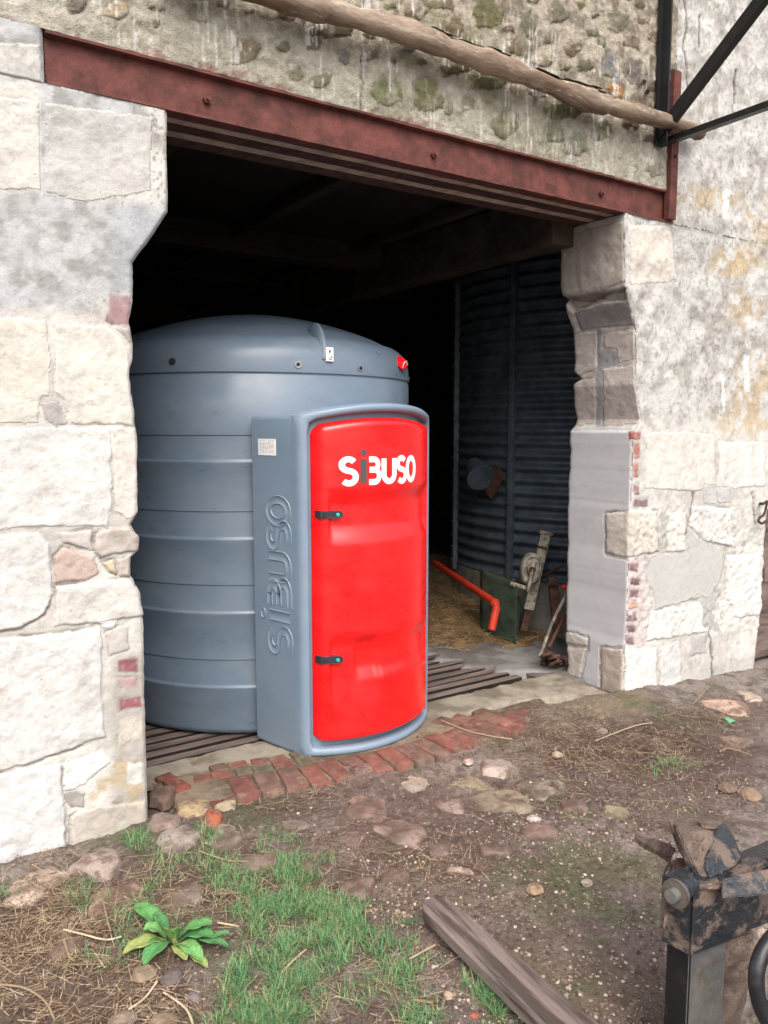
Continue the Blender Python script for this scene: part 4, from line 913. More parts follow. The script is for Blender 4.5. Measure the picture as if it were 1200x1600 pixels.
# filler lid, red, behind the right shoulder
lc = P(626, 566, 1, 1.36); q = TC-CAMP[:2]
fl = np.array([2.62, 1.52, 1.99]); e1 = np.array([.96, -.28, -.30])
def hullm(name, pts, mat, parent, bev=.004):
    bm = bmesh.new(); vs = [bm.verts.new(tuple(p)) for p in pts]; bmesh.ops.convex_hull(bm, input=vs)
    bmesh.ops.delete(bm, geom=[v for v in bm.verts if not v.link_faces], context='VERTS'); bmesh.ops.dissolve_limit(bm, angle_limit=.02, verts=bm.verts[:], edges=bm.edges[:])
    bmesh.ops.bevel(bm, geom=bm.edges[:], offset=bev, segments=2, affect='EDGES'); me = bpy.data.meshes.new(name); bm.to_mesh(me); bm.free(); me.materials.append(mat); return link(bpy.data.objects.new(name, me), parent)
lid = hullm('filler_lid', [PD(609, 551, 4.42), PD(632, 560, 4.42), PD(637, 572, 4.42), PD(629, 579, 4.38), PD(616, 566, 4.36), PD(612, 553, 4.7), PD(634, 562, 4.7), PD(636, 576, 4.7)], M_RED, tank)
a0 = PD(543, 522, 4.72); obox('lid_rim', a0, PD(598, 546, 4.62)-a0, np.array([.1, .2, .0]), np.array([0, 0, .016]), M_RED, tank, .004)
V, F = tube([PD(629, 575, 4.36), PD(631, 567, 4.36), PD(635, 564, 4.36), PD(637, 571, 4.36)], .004, 8); mesh('lid_catch', V, F, M_CHROME, tank, True)
V, F = tube([P(632, 590, 1, 1.2), P(640, 591, 1, 1.2)], .005, 8); mesh('threaded_insert', V, F, M_CHROME, tank, False)

# ================================================================== DISPENSER CABINET
FLc = np.array([1.633, .219]); FRc = np.array([2.472, .336]); u_ = (FRc-FLc); CWd = np.linalg.norm(u_); u_ /= CWd; n_ = np.array([u_[1], -u_[0]])     # n_ points outwards
cab = thing('pump_cabinet', (2.05, .5, 0), 'tall blue-grey plastic pump cabinet with a bowed red door in front of the tank', 'fuel pump')
BOW = .172; RD = .055
def cpt(u, d, z): q = FLc+u_*u+n_*d; return np.array([q[0], q[1], z])     # u along the front, d outwards
def bow(u): s = np.clip(u/CWd, 0, 1); return BOW*(1-abs(2*s-1)**2.1)
def ztop(u): s = np.clip(u/CWd, 0, 1); return 1.648+.058*(1-abs(2*s-1)**2.2)
ZB = .004
# body: shell of closed outline rings; front face lies behind the rim
def outline(inset, setback, n=34):
    """closed plan outline of the body: back-left, along left side, bowed front, right side"""
    pts = []
    us = np.linspace(0, CWd, n)
    l = [(-.045, -.33), (-.0285, -.22), (-.0105, -.10), (-.0038, -RD)]
    for a, b in l: pts.append((a+inset, b))
    for k, u in enumerate(us):
        uu = inset+(CWd-2*inset)*(k/(n-1)); pts.append((uu, bow(u)-setback-inset*.0))
    for a, b in l[::-1]: pts.append((CWd-a-inset, b-.03))
    return pts
# rim width and recess depth
prof_z = [(0.012, ZB), (.003, ZB+.006), (0, ZB+.02), (0, .5), (0, 1.0), (0, 1.5)]
V = []; nO = len(outline(0, 0)); F = []
def ring_at(ins, z, topf=None, sb=RD):
    for (u, d) in outline(ins, sb):
        zz = z if topf is None else ztop(u)+topf
        V.append(cpt(u, d, zz))
for ins, z in prof_z: ring_at(ins, z)
ring_at(0, 0, -.022); ring_at(.003, 0, -.009); ring_at(.010, 0, -.001); ring_at(.024, 0, .0025, RD+.01)
m = nO; nr = len(prof_z)+4
for i in range(nr-1):
    for k in range(m): a = i*m+k; b = i*m+(k+1) % m; F.append((a, b, b+m, a+m))
F.append(tuple((nr-1)*m+k for k in range(m)))
mesh('cabinet_body', V, F, M_CAB, cab, True)
# rim around the door: profile swept round the opening
def rimloop(ins, off, rc):
    """rounded loop in (u,z) inset by ins, placed off in front of the recess"""
    pts = []; zb = ZB+ins; ul, ur = ins, CWd-ins
    N = 40
    bot = [(ul+(ur-ul)*k/N, zb) for k in range(N+1)]
    right = [(ur, zb+(ztop(ur)-ins-zb)*k/30) for k in range(1, 30)]
    top = [(ur-(ur-ul)*k/N, ztop(ur-(ur-ul)*k/N)-ins) for k in range(N+1)]
    left = [(ul, ztop(ul)-ins+(zb-ztop(ul)+ins)*k/30) for k in range(1, 30)]
    out = []
    for (u, z) in bot+right+top+left:
        # round the corners
        for (cu, cz, su, sz) in ((ul, zb, 1, 1), (ur, zb, -1, 1), (ur, ztop(ur)-ins, -1, -1), (ul, ztop(ul)-ins, 1, -1)):
            du = (u-cu)*su; dz = (z-cz)*sz
            if du < rc and dz < rc and rc > 0:
                a = np.array([rc-du, rc-dz]); l = np.linalg.norm(a)
                if l > rc: a = a/l*rc
                u = cu+su*(rc-a[0]); z = cz+sz*(rc-a[1])
        out.append(cpt(u, bow(u)+off, z))
    return out
seq = [(-.0038, -RD, .012), (-.001, -.022, .012), (.0015, -.010, .013), (.006, -.002, .016), (.014, .001, .02), (.026, .000, .024), (.034, -.006, .028), (.039, -.018, .03), (.041, -.05, .03), (.043, -RD-.006, .03)]
V = []; F = []
for s in seq: V += rimloop(*s)
m = len(rimloop(*seq[0]))
for i in range(len(seq)-1):
    for k in range(m): a = i*m+k; b = i*m+(k+1) % m; F.append((a, b, b+m, a+m))
mesh('door_surround', V, F, M_CAB, cab, True)
# door: raised, slightly pillowed sheet with two finger scoops
DI = .066
def door_off(u, z):
    """offset of the door skin from the bow surface"""
    ul, ur = DI, CWd-DI; zt_ = ztop(u)-DI; zb = ZB+DI
    e = np.minimum(np.minimum(u-ul, ur-u), np.minimum(zt_-z, z-zb))
    o = -.045+.055*np.sqrt(np.clip(1-(1-np.clip(e/.032, 0, 1))**2, 0, 1))
    hu = CWd-2*DI; f = (u-ul)/hu
    # upper scoop z from ZS2 to ZS1
    def scoop(zt1, zt0, zm, zb0, zb1, fl, fr, dep):
        k = np.where(z > zm, sst(zt1, zt0, z), sst(zb1, zb0, z)); return -dep*k*sst(fl, fl+.035, f)*sst(fr, fr-.05, f)
    o = o+scoop(1.315, 1.225, 1.19, 1.14, 1.03, .05, .97, .026)
    o = o+scoop(.60, .51, .48, .44, .36, .22, .97, .017)
    o = o+scoop(.62, .54, .50, .47, .13, .05, .42, .028)
    return o
nu, nz = 90, 200; uu = np.linspace(DI, CWd-DI, nu); ss = np.linspace(0, 1, nz)
uu = DI+(CWd-2*DI)*(.5-.5*np.cos(np.linspace(0, 1, nu)*math.pi))*.35+(uu-DI)*.65
U_, S_ = np.meshgrid(uu, ss); Zt = ztop(U_)-DI; Z_ = (ZB+DI)+(Zt-ZB-DI)*S_
# round the corners of the sheet
rc = .045; 
for (cu, top_, su) in ((DI, 0, 1), (CWd-DI, 0, -1), (DI, 1, 1), (CWd-DI, 1, -1)):
    cz = (ztop(cu)-DI) if top_ else (ZB+DI); sz = -1 if top_ else 1
    du = (U_-cu)*su; dz = (Z_-cz)*sz; mm = (du < rc) & (dz < rc); a = rc-du; b = rc-dz; l = np.maximum(np.hypot(a, b), 1e-6); mx = np.maximum(a, b)
    k = np.where(mm, mx/l, 1.0)
    U_ = np.where(mm, cu+su*(rc-a*k), U_); Z_ = np.where(mm, cz+sz*(rc-b*k), Z_)
ef = np.minimum(np.minimum(U_-DI, CWd-DI-U_), np.minimum(ztop(U_)-DI-Z_, Z_-ZB-DI))
OFF = door_off(U_, Z_)
OFF[0, :] = OFF[-1, :] = OFF[:, 0] = OFF[:, -1] = -.05
OFF += (fbm(U_, Z_, sc=3, o=3, seed=8)-.5)*.004
def surf(u, z, off): 
    q = FLc[0]+u_[0]*u+n_[0]*(bow(u)+off); r = FLc[1]+u_[1]*u+n_[1]*(bow(u)+off); return np.stack([q, r, z+0*q], -1)
door = mesh('door', surf(U_, Z_, OFF).reshape(-1, 3), gridfaces(nz, nu), M_RED, cab, True)
# pixel -> (u, z) on the bowed front
def cab_uz(a, b):
    d = FW+RT*(a-600)/CF-UP*(b-800)/CF; best = None
    for u in np.linspace(.02, CWd-.02, 500):
        p = cpt(u, bow(u)+.01, 0)[:2]-CAMP[:2]; cr = d[0]*p[1]-d[1]*p[0]
        if best is None or abs(cr) < best[0]: best = (abs(cr), u, CAMP[2]+d[2]*(np.linalg.norm(p)/np.linalg.norm(d[:2])))
    return best[1], best[2]
# lettering, drawn as strokes in a unit box (height 1, baseline 0)
def arc(cx, cy, rx, ry, a0, a1, n=14): return [(cx+rx*math.cos(math.radians(a)), cy+ry*math.sin(math.radians(a))) for a in np.linspace(a0, a1, n)]
def letter(ch):
    if ch == 'S': return [arc(.34, .74, .24, .22, 30, 180, 9)[:-1]+arc(.34, .74, .24, .22, 180, 262, 5)+arc(.36, .27, .26, .235, 82, -140, 14)], .74
    if ch == 'i': return [[(.10, .04), (.10, .96)]], .22
    if ch == 'B': return [[(.06, .94), (.30, .94)]+arc(.30, .74, .2, .20, 90, -90, 9)+[(.08, .54)], [(.22, .54)]+[(.32, .54)]+arc(.32, .30, .24, .24, 90, -90, 10)+[(.06, .06)]], .62
    if ch == 'U': return [[(.10, .96), (.10, .36)]+arc(.36, .34, .26, .28, 180, 360, 14)+[(.62, .36), (.62, .96)]], .76
    if ch == 'O': return [arc(.38, .5, .30, .44, 90, 450, 30)], .80
def ribbon(pts, w, place, prof_):
    """prof_: list of (across -1..1, height)"""
    pts = [np.array(p, float) for p in pts]; n = len(pts); V = []; F = []; k = len(prof_); closed = np.linalg.norm(pts[0]-pts[-1]) < 1e-6
    for i in range(n):
        if closed: t = pts[(i+1) % (n-1)]-pts[(i-1) % (n-1)]
        else: t = pts[min(i+1, n-1)]-pts[max(i-1, 0)]
        t = t/(np.linalg.norm(t)+1e-9); nn = np.array([-t[1], t[0]])
        for a, h in prof_: q = pts[i]+nn*a*w; V.append(place(q[0], q[1], h))
    for i in range(n-1):
        for j in range(k-1): a = i*k+j; F.append((a, a+1, a+k+1, a+k))
    if not closed:
        F.append(tuple(range(k))[::-1]); F.append(tuple((n-1)*k+j for j in range(k)))
    return V, F
# white word on the door: x from 527 to 649, cap height 716..757
ua, za = cab_uz(528, 757); ub, zb_ = cab_uz(649, 750); uh, zh = cab_uz(528, 716)
word = [('S', .008), ('i', .222), ('B', .298), ('U', .464), ('S', .662), ('O', .816)]; wfull = ub-ua; hgt = zh-za
def place_door(x0, sx):
    return lambda a, b, h: surf(np.array(ua+x0*wfull+a*sx), np.array(za+(zb_-za)*0+b*hgt), np.array(door_off(np.array(ua+x0*wfull+a*sx), np.array(za+b*hgt))+.0012+h))
flat = [(-1, 0), (-1, .0012), (1, .0012), (1, 0)]
def dens(p, k=3):
    out = []
    for a, b in zip(p[:-1], p[1:]): out += [(a[0]+(b[0]-a[0])*i/k, a[1]+(b[1]-a[1])*i/k) for i in range(k)]
    return out+[p[-1]]
for (ch, x0), sx0 in zip(word, (.262, .30, .238, .272, .228, .228)):
    strokes, wd = letter(ch); sx = sx0*wfull
    mb = MB()
    for st in strokes:
        V, F = ribbon(dens(st, 2), .115, place_door(x0, sx), flat); mb.add(V, F)
    if ch == 'B': pass
    if ch == 'i': 
        V, F = ribbon(arc(.10, 1.22, .055, .055*sx/hgt*1.0, 0, 360, 14), .06, place_door(x0, sx), flat); mb.add(V, F)
    mb.build('letter', M_DGREYPR if ch == 'i' else M_WHITEPR, door)
# latches
for (a, b) in ((517, 804), (518, 1031)):
    u0, z0 = cab_uz(a, b); du = .047; dz = .0175
    V = []; F = []; ring = []
    for k in range(14): 
        an_ = math.radians(-90+180*k/13); ring.append((du-dz+dz*math.cos(an_), dz*math.sin(an_)))
    ring += [(-du, dz), (-du, -dz)]
    base_off = float(max(door_off(np.array(u0+q_), np.array(z0)) for q_ in (-.04, -.02, 0, .04)))-.004
    for s, h in ((1.0, -.030), (1.0, .012), (.93, .016)):
        for (x_, y_) in ring: V.append(surf(np.array(u0+x_*s), np.array(z0+y_*s), np.array(base_off+h)))
    m = len(ring)
    for i in range(2):
        for k in range(m): F.append((i*m+k, i*m+(k+1) % m, (i+1)*m+(k+1) % m, (i+1)*m+k))
    F.append(tuple(2*m+k for k in range(m)))
    la = mesh('latch', V, F, M_LATCH, door, False)
    p1 = surf(np.array(u0+.022), np.array(z0), np.array(base_off+.01)); p2 = p1+np.array([n_[0], n_[1], 0])*.009
    V, F = tube([p1, p2], .0085, 14); lk = mesh('lock', V, F, M_TEAL, door, False)
    mesh('finger_pad', [surf(np.array(u0+x_), np.array(z0+y_), np.array(base_off+h)) for h in (.012, .019) for x_, y_ in ((-.038, -.010), (-.026, -.010), (-.026, .010), (-.038, .010))], BOXF, M_INK, door)
# embossed word up the left flank: outline ridges
SIDE0 = FLc+u_*(-.0)+n_*(-.06); sd_ = np.array([FLc+u_*(-.045)+n_*(-.33)])[0]
def side_pt(t, z, off):
    """t: 0 at the back edge, 1 at the front edge of the left flank"""
    b = FLc+u_*(-.045)+n_*(-.33); f = FLc+u_*0.0+n_*(-.05); q = b+(f-b)*t; nn = np.array([-(f-b)[1], (f-b)[0]]); nn = nn/np.linalg.norm(nn)
    if nn@(-u_) < 0: nn = -nn
    # follow the slight curve of the flank
    return np.array([*(q+nn*(off+.0015)), z])
def side_tz(a, b):
    bb = side_pt(0, 0, 0)[:2]; ff = side_pt(1, 0, 0)[:2]; d = FW+RT*(a-600)/CF-UP*(b-800)/CF
    M_ = np.array([[d[0], -(ff-bb)[0]], [d[1], -(ff-bb)[1]]]); s, t = np.linalg.solve(M_, bb-CAMP[:2]); return t, CAMP[2]+d[2]*s
t_top, z_top = side_tz(418, 800); t_bas, z_s = side_tz(456, 1030); _, z_e = side_tz(440, 774)
Hs = z_e-z_s
ridge = [(-1.0, 0), (-.86, .0050), (-.66, .0012), (.66, .0012), (.86, .0050), (1.0, 0)]
for ch, x0 in word:
    strokes, wd = letter(ch); sx = {'S': .255, 'i': .30, 'B': .30, 'U': .262, 'O': .230}[ch]*Hs
    def pl(a, b, h, x0=x0, sx=sx): return side_pt(t_bas+(t_top-t_bas)*b, z_s+x0*Hs+a*sx, h)
    mb = MB()
    for st in strokes: V, F = ribbon(dens(st, 2), .12, pl, ridge); mb.add(V, F)
    if ch == 'i': V, F = ribbon(arc(.10, 1.26, .05, .05, 0, 360, 14), .06, pl, ridge); mb.add(V, F)
    mb.build('embossed_letter', M_CAB, cab, True)
# type plate
t0, z0 = side_tz(404, 711); t1, z1 = side_tz(431, 686)
pv = [side_pt(t0, z0, h) for h in (.0,)]
V = [side_pt(a, z, h) for h in (0, .002) for a, z in ((t0, z0), (t1, z0), (t1, z1), (t0, z1))]
tp = mesh('type_plate', V, BOXF, M_WHITEPR, cab)
r_ = random.Random(4); mb = MB()
for i in range(9):
    zz = z1-(z1-z0)*(.1+.085*i); a = .1; 
    while a < .85:
        w = r_.uniform(.05, .15); 
        if r_.random() < .8: aa = t0+(t1-t0)*a; ab = t0+(t1-t0)*min(a+w, .9); mb.add([side_pt(x_, z_, h) for h in (.002, .0026) for x_, z_ in ((aa, zz-.0022), (ab, zz-.0022), (ab, zz), (aa, zz))], BOXF)
        a += w+.04
mb.build('print', mat_two('faded_print', (.35, .35, .36), (.45, .45, .45), 60), tp)

# ================================================================== INSIDE: silo and clutter
SC = np.array([5.42, 1.73]); SRd = 1.33
silo = thing('grain_silo', (SC[0], SC[1], 0), 'dark corrugated galvanised steel silo behind the right jamb', 'silo')
prf = []; z = .40
while z < 2.95:
    prf.append((SRd+.018*math.sin((z-.4)/.095*2*math.pi), z)); z += .0105
a0, a1 = math.radians(130), math.radians(330); nn_ = 90; V = []; F = []
for r, z in prf:
    for k in range(nn_+1): a = a0+(a1-a0)*k/nn_; V.append((SC[0]+r*math.cos(a), SC[1]+r*math.sin(a), z))
for i in range(len(prf)-1):
    for k in range(nn_): b = i*(nn_+1)+k; F.append((b, b+1, b+nn_+2, b+nn_+1))
mesh('corrugated_sheet', V, F, M_GALV, silo, True)
V, F = lathe([(0, .0), (SRd+.02, 0), (SRd+.02, .41), (0, .41)], SC, 64); mesh('plinth', V, F, M_FLOOR, silo, False)
def silo_az(px_, off=.0):
    d = FW+RT*(px_-600)/CF; d = d[:2]/np.linalg.norm(d[:2]); o = CAMP[:2]-SC; b = o@d; disc = b*b-(o@o-(SRd+off)**2); 
    t = -b-math.sqrt(max(disc, 0)); p = CAMP[:2]+d*t; return math.atan2(p[1]-SC[1], p[0]-SC[0])
def sp_(az, off, z): return np.array([SC[0]+(SRd+off)*math.cos(az), SC[1]+(SRd+off)*math.sin(az), z])
for px_ in (717, 801, 905):
    az = silo_az(px_, .0) if px_ > 717 else silo_az(716, .0); r1 = np.array([math.cos(az), math.sin(az), 0]); t1_ = np.array([-r1[1], r1[0], 0])
    post = obox('seam_post', sp_(az, .005, .36)-t1_*.022, t1_*.044, r1*.045, (0, 0, 2.5), M_GALV, silo, .004)
    for k in range(22):
        p = sp_(az, .05, .45+k*.11); V, F = tube([p, p+r1*.010], .009, 6); mesh('bolt', V, F, M_GALV, post)
# spout with rusty hopper mouth hanging on the silo
az = silo_az(765); r1 = np.array([math.cos(az), math.sin(az), 0]); t1_ = np.array([-r1[1], r1[0], 0]); t1_ = t1_ if t1_@RT > 0 else -t1_
hp_ = sp_(az, .03, 1.23)
sp = thing('metal_spout', hp_, 'grey metal spout with a rusty plate hanging on the silo wall', 'spout')
def loopcyl(c0, c1, r0, r1_, n=24, squash=1):
    return tube([c0, c1], [r0, r1_], n)
ax = (t1_*.80-np.array([0, 0, .45])+r1*.30); ax /= np.linalg.norm(ax); c0 = hp_-t1_*.10+[0, 0, .06]+r1*.06
V, F = tube([c0, c0+ax*.07, c0+ax*.075, c0+ax*.20], [.062, .068, .085, .115], 22, True); mesh('spout_tube', V, F, M_GALV, sp, True)
V = []; n = 16
for h in (0, .012):
    for k in range(n):
        a = 2*math.pi*k/n; rr_ = .125*(1+.15*math.sin(3*a)+.06*math.sin(7*a)); V.append(hp_+t1_*(.085+rr_*math.cos(a)*.9)+np.array([0, 0, -.05+rr_*math.sin(a)])+r1*(.025+h))
F = [tuple(range(n))[::-1], tuple(n+k for k in range(n))]+[(k, (k+1) % n, n+(k+1) % n, n+k) for k in range(n)]; mesh('rusty_plate', V, F, M_RUST, sp)
# red pipe
rp = thing('bent_pipe', P(768, 980, 2, .05), 'orange-red bent metal pipe sticking out of the straw beside the silo', 'pipe')
A_ = P(768, 985, 2, .0); A1 = PD(768, 984, 5.40); B1 = PD(776, 944, 5.42); C1 = PD(680, 880, 6.9)
V, F = tube([A1, B1+np.array([0, 0, -.02]), B1+(C1-B1)*.03, C1], .028, 14); mesh('pipe_body', V, F, M_REDPIPE, rp, True)
V, F = tube([B1+(C1-B1)*.02, B1+(C1-B1)*.045], .031, 14); mesh('collar', V, F, M_REDPIPE, rp, True)
# green casing behind
gc = thing('green_casing', PD(785, 975, 6.17), 'dented dark green metal casing standing in straw in front of the silo', 'machine part')
o0 = PD(752, 960, 5.85); o1 = PD(808, 985, 5.60)
obox('casing', o0-np.array([0, 0, .12]), o1-o0, np.array([.05, .08, 0]), np.array([0, 0, .46]), M_GREEN, gc, .02)
obox('foot_post', PD(795, 980, 5.77)-np.array([0, 0, .08]), RT*.075, np.array([.03, .05, 0]), np.array([.02, 0, .30]), M_GREEN, gc, .008)
V, F = tube([PD(790, 945, 5.83), PD(797, 918, 5.83), PD(806, 906, 5.83), PD(822, 920, 5.77)], .02, 10); mesh('clamp_arm', V, F, M_GREEN, gc, True)
# pole with crank gearbox
gp = thing('crank_jack', PD(815, 985, 5.77), 'weathered pale grey post with an oval crank gearbox leaning on the silo', 'jack')
T0 = PD(817, 984, 5.71); T1 = PD(851, 832, 5.66); ax = T1-T0; ln = np.linalg.norm(ax); ax /= ln; sx_ = RT-ax*(RT@ax); sx_ /= np.linalg.norm(sx_); fr = np.cross(sx_, ax); fr = fr if fr@FW < 0 else -fr
obox('lower_leg', T0-sx_*.026, sx_*.052, fr*.045, ax*ln*.30, M_RUST, gp, .004)
obox('post_tube', T0+ax*ln*.22-sx_*.036+fr*.004, sx_*.072, fr*.05, ax*ln*.78, M_OLDGREY, gp, .006)
obox('top_cap', T0+ax*ln*.985-sx_*.05-fr*.008, sx_*.10, fr*.07, ax*.022, M_OLDGREY, gp, .004)
obox('collar', T0+ax*ln*.84-sx_*.042-fr*.002, sx_*.084, fr*.062, ax*.02, M_RUST, gp, .003)
gcn = PD(828, 887, 5.62)+fr*.03; V = []; n = 26
for h, s in ((-.03, 1), (.028, 1), (.040, .9), (.041, .78), (.030, .74), (.030, .45), (.05, .38), (.052, .0)):
    for k in range(n):
        a = 2*math.pi*k/n; ex_ = abs(math.cos(a))**.8*math.copysign(1, math.cos(a)); ey_ = abs(math.sin(a))**.9*math.copysign(1, math.sin(a)); V.append(gcn+sx_*ex_*.072*max(s, .001)+ax*ey_*.112*max(s, .001)+fr*h)
F = [((i*n+k), (i*n+(k+1) % n), ((i+1)*n+(k+1) % n), ((i+1)*n+k)) for i in range(7) for k in range(n)]; mesh('gearbox', V, F, M_OLDGREY, gp, True)
V, F = tube([gcn+fr*.06+ax*.05, gcn+fr*.07, gcn+fr*.075-ax*.16], [.018, .016, .012], 8); mesh('crank_handle', V, F, M_OLDGREY, gp, True)
V, F = tube([gcn+fr*.02, gcn+fr*.085], .022, 12); mesh('hub', V, F, M_RUST, gp, False)
V, F = tube([gcn-ax*.14-sx_*.12, gcn-ax*.15+sx_*.02], .018, 10); mesh('side_arm', V, F, M_OLDGREY, gp, True)
# rusty leftovers
rs = thing('rusty_strut', PD(868, 985, 5.48), 'dark rusty channel iron strut leaning upright beside the right jamb', 'scrap iron')
obox('strut_body', PD(866, 990, 5.50), RT*.065, FW*.05, PD(857, 902, 5.65)-PD(866, 990, 5.50), M_RUST, rs, .006); obox('strut_band', PD(855, 915, 5.59), RT*.08, FW*.06, (0, 0, .02), M_RUST, rs, .003)
for (pts, r, m, lb) in (([(846, 903, 5.77), (884, 880, 5.48)], .010, M_RUST, 'thin rusty rod lying against the silo behind the rusty strut'), ([(843, 1027, 5.07), (862, 975, 5.24), (884, 930, 5.30)], .012, M_OLDGREY, 'thin grey iron rod leaning right of the crank jack'), ([(857, 1012, 5.13), (884, 960, 5.24)], .012, M_RUST, 'rusty reddish rod crossing the scrap near the right jamb')):
    V, F = tube([PD(*p) for p in pts], r, 8); tag(mesh('iron_rod', V, F, m, None, True), lb, 'rod', 'iron rods by the right jamb')
V, F = tube([PD(878, 918, 5.36), PD(888, 916, 5.36)], .02, 10); tag(mesh('red_knob', V, F, M_REDPIPE, None, True), 'small red knob showing just behind the edge of the right jamb', 'knob')
stg = thing('scrap_tangle', PD(862, 1035, 5.1), 'tangle of rusty bent iron on the floor at the foot of the right jamb', 'scrap iron')
for i in range(6):
    ps = [PD(846+38*random.random(), 1020+20*random.random(), 5.0+.25*random.random()) for k in range(6)]
    for p in ps: p[2] = min(max(p[2], .02), .16)
    V, F = tube(smoothpath(ps, 5), .011, 7); mesh('bent_rod', V, F, M_RUST, stg, True)
# loop of cable at the top of the right jamb
cp = [PD(838, 362, 5.0), PD(842, 388, 5.0), PD(858, 392, 5.0), PD(872, 376, 4.9), PD(876, 360, 4.9)]
V, F = tube(smoothpath(cp, 5), .008, 8); tag(mesh('cable_loop', V, F, M_RUST, None, True), 'brown cable loop hanging under the ceiling at the top of the right jamb', 'cable')
# ================================================================== far door at right
dr = thing('wooden_door', (5.7, .05, -.1), 'grey plank door at the far right end of the wall', 'door')
for i in range(6): box('plank', 5.16+i*.18, 5.335+i*.18, .05, .085, -.06, 1.98, M_SLAT, dr, .004)
box('ledge', 5.2, 6.2, .03, .05, .5, .6, M_SLAT, dr, .004); box('ledge', 5.2, 6.2, .03, .05, 1.5, 1.6, M_SLAT, dr, .004)
hk = thing('door_hook', P(1190, 790, 1, -.02), 'rusty iron hook on a staple at the right edge of the wall', 'hook')
V, F = tube([P(1186, 787, 1, .01), P(1193, 787, 1, -.05), P(1197, 784, 1, -.05)], .010, 8); mesh('staple', V, F, M_RUST, hk, True)
V, F = tube(smoothpath([P(a, b, 1, -.05) for a, b in ((1199, 782), (1196, 797), (1193, 805), (1188, 808), (1185, 814), (1191, 818), (1196, 814))], 4), .008, 8); mesh('hook_rod', V, F, M_RUST, hk, True)

# ================================================================== PLANK
pl_ = [P(652, 1412, 2, .03), P(692, 1399, 2, .03), P(985, 1640, 2, .03), P(880, 1640, 2, .03)]
nU, nV = 9, 60; V = []; 
plank = None
TOPV = np.zeros((nV, nU, 3))
for i in range(nV):
    t = i/(nV-1)
    a = pl_[0]*(1-t)+pl_[3]*t; b = pl_[1]*(1-t)+pl_[2]*t
    for k in range(nU):
        s = k/(nU-1); p = a*(1-s)+b*s
        endr = .05*(1-math.sqrt(max(0, 1-(2*s-1)**2)))*max(0, 1-t*12)*1.4 
        p = p+(pl_[3]-pl_[0])*endr/1.0*.8
        p[2] = .034+(float(fbm([s*5], [t*3], sc=2, o=3)[0])-.5)*.012-.004*(k in (0, nU-1))
        TOPV[i, k] = p
org = TOPV.reshape(-1, 3).mean(0); F = gridfaces(nV, nU).tolist(); Vt = TOPV.reshape(-1, 3).tolist(); nb = len(Vt)
ring = [k for k in range(nU)]+[i*nU+nU-1 for i in range(1, nV)]+[(nV-1)*nU+k for k in range(nU-2, -1, -1)]+[i*nU for i in range(nV-2, 0, -1)]
for i in ring: v = Vt[i]; Vt.append([v[0], v[1], v[2]-.034])
F = [tuple(f) for f in F]+[(ring[(k+1) % len(ring)], nb+(k+1) % len(ring), nb+k, ring[k]) for k in range(len(ring))]
d0 = (pl_[3]-pl_[0]); ang = math.atan2(d0[1], d0[0]); Mt = Matrix.Translation(org.tolist()) @ Matrix.Rotation(ang, 4, 'Z'); Mi = Mt.inverted()
Vl = [tuple(Mi @ Vector(v)) for v in Vt]
plank = mesh('plank', Vl, F, M_PLANK, None, True); plank.matrix_world = Mt; tag(plank, 'weathered wet wooden plank lying on the soil in the foreground', 'plank')
bmx = plank.data; 
# ================================================================== MACHINE at lower right
mc = thing('farm_implement', PD(1100, 1700, 1.9)*np.array([1, 1, 0]), 'muddy black steel machine attachment with a post and pin in the lower right corner', 'machine')
az1 = math.radians(99); az2 = math.radians(-6)
ex = np.array([math.sin(az1), math.cos(az1), 0]); ey = np.array([math.sin(az2), math.cos(az2), 0]); ez = np.array([0, 0, 1.0])
K = PD(1078, 1490, 1.9)
def hull(name, pts, mat, bev=.006, sub=0, amp=.0):
    bm = bmesh.new(); vs = [bm.verts.new(tuple(p)) for p in pts]; r = bmesh.ops.convex_hull(bm, input=vs)
    bmesh.ops.delete(bm, geom=[v for v in bm.verts if not v.link_faces], context='VERTS')
    bmesh.ops.dissolve_limit(bm, angle_limit=.02, verts=bm.verts[:], edges=bm.edges[:])
    if bev: bmesh.ops.bevel(bm, geom=bm.edges[:], offset=bev, segments=2, affect='EDGES')
    if sub:
        bmesh.ops.triangulate(bm, faces=bm.faces[:])
        for k in range(sub): bmesh.ops.subdivide_edges(bm, edges=[e for e in bm.edges if e.calc_length() > .012], cuts=1, use_grid_fill=True); bmesh.ops.triangulate(bm, faces=[f for f in bm.faces if len(f.verts) > 3])
        bm.normal_update(); co = np.array([v.co[:] for v in bm.verts]); nn = (fbm(co[:, 0], co[:, 1], co[:, 2], sc=22, o=4, seed=3)-.42)*amp
        for v, k in zip(bm.verts, nn): v.co += v.normal*float(k)
    me = bpy.data.meshes.new(name); bm.to_mesh(me); bm.free(); me.materials.append(mat); me.polygons.foreach_set('use_smooth', [sub > 0]*len(me.polygons)); me.set_sharp_from_angle(angle=math.radians(32))
    return link(bpy.data.objects.new(name, me), mc)
zt = .168
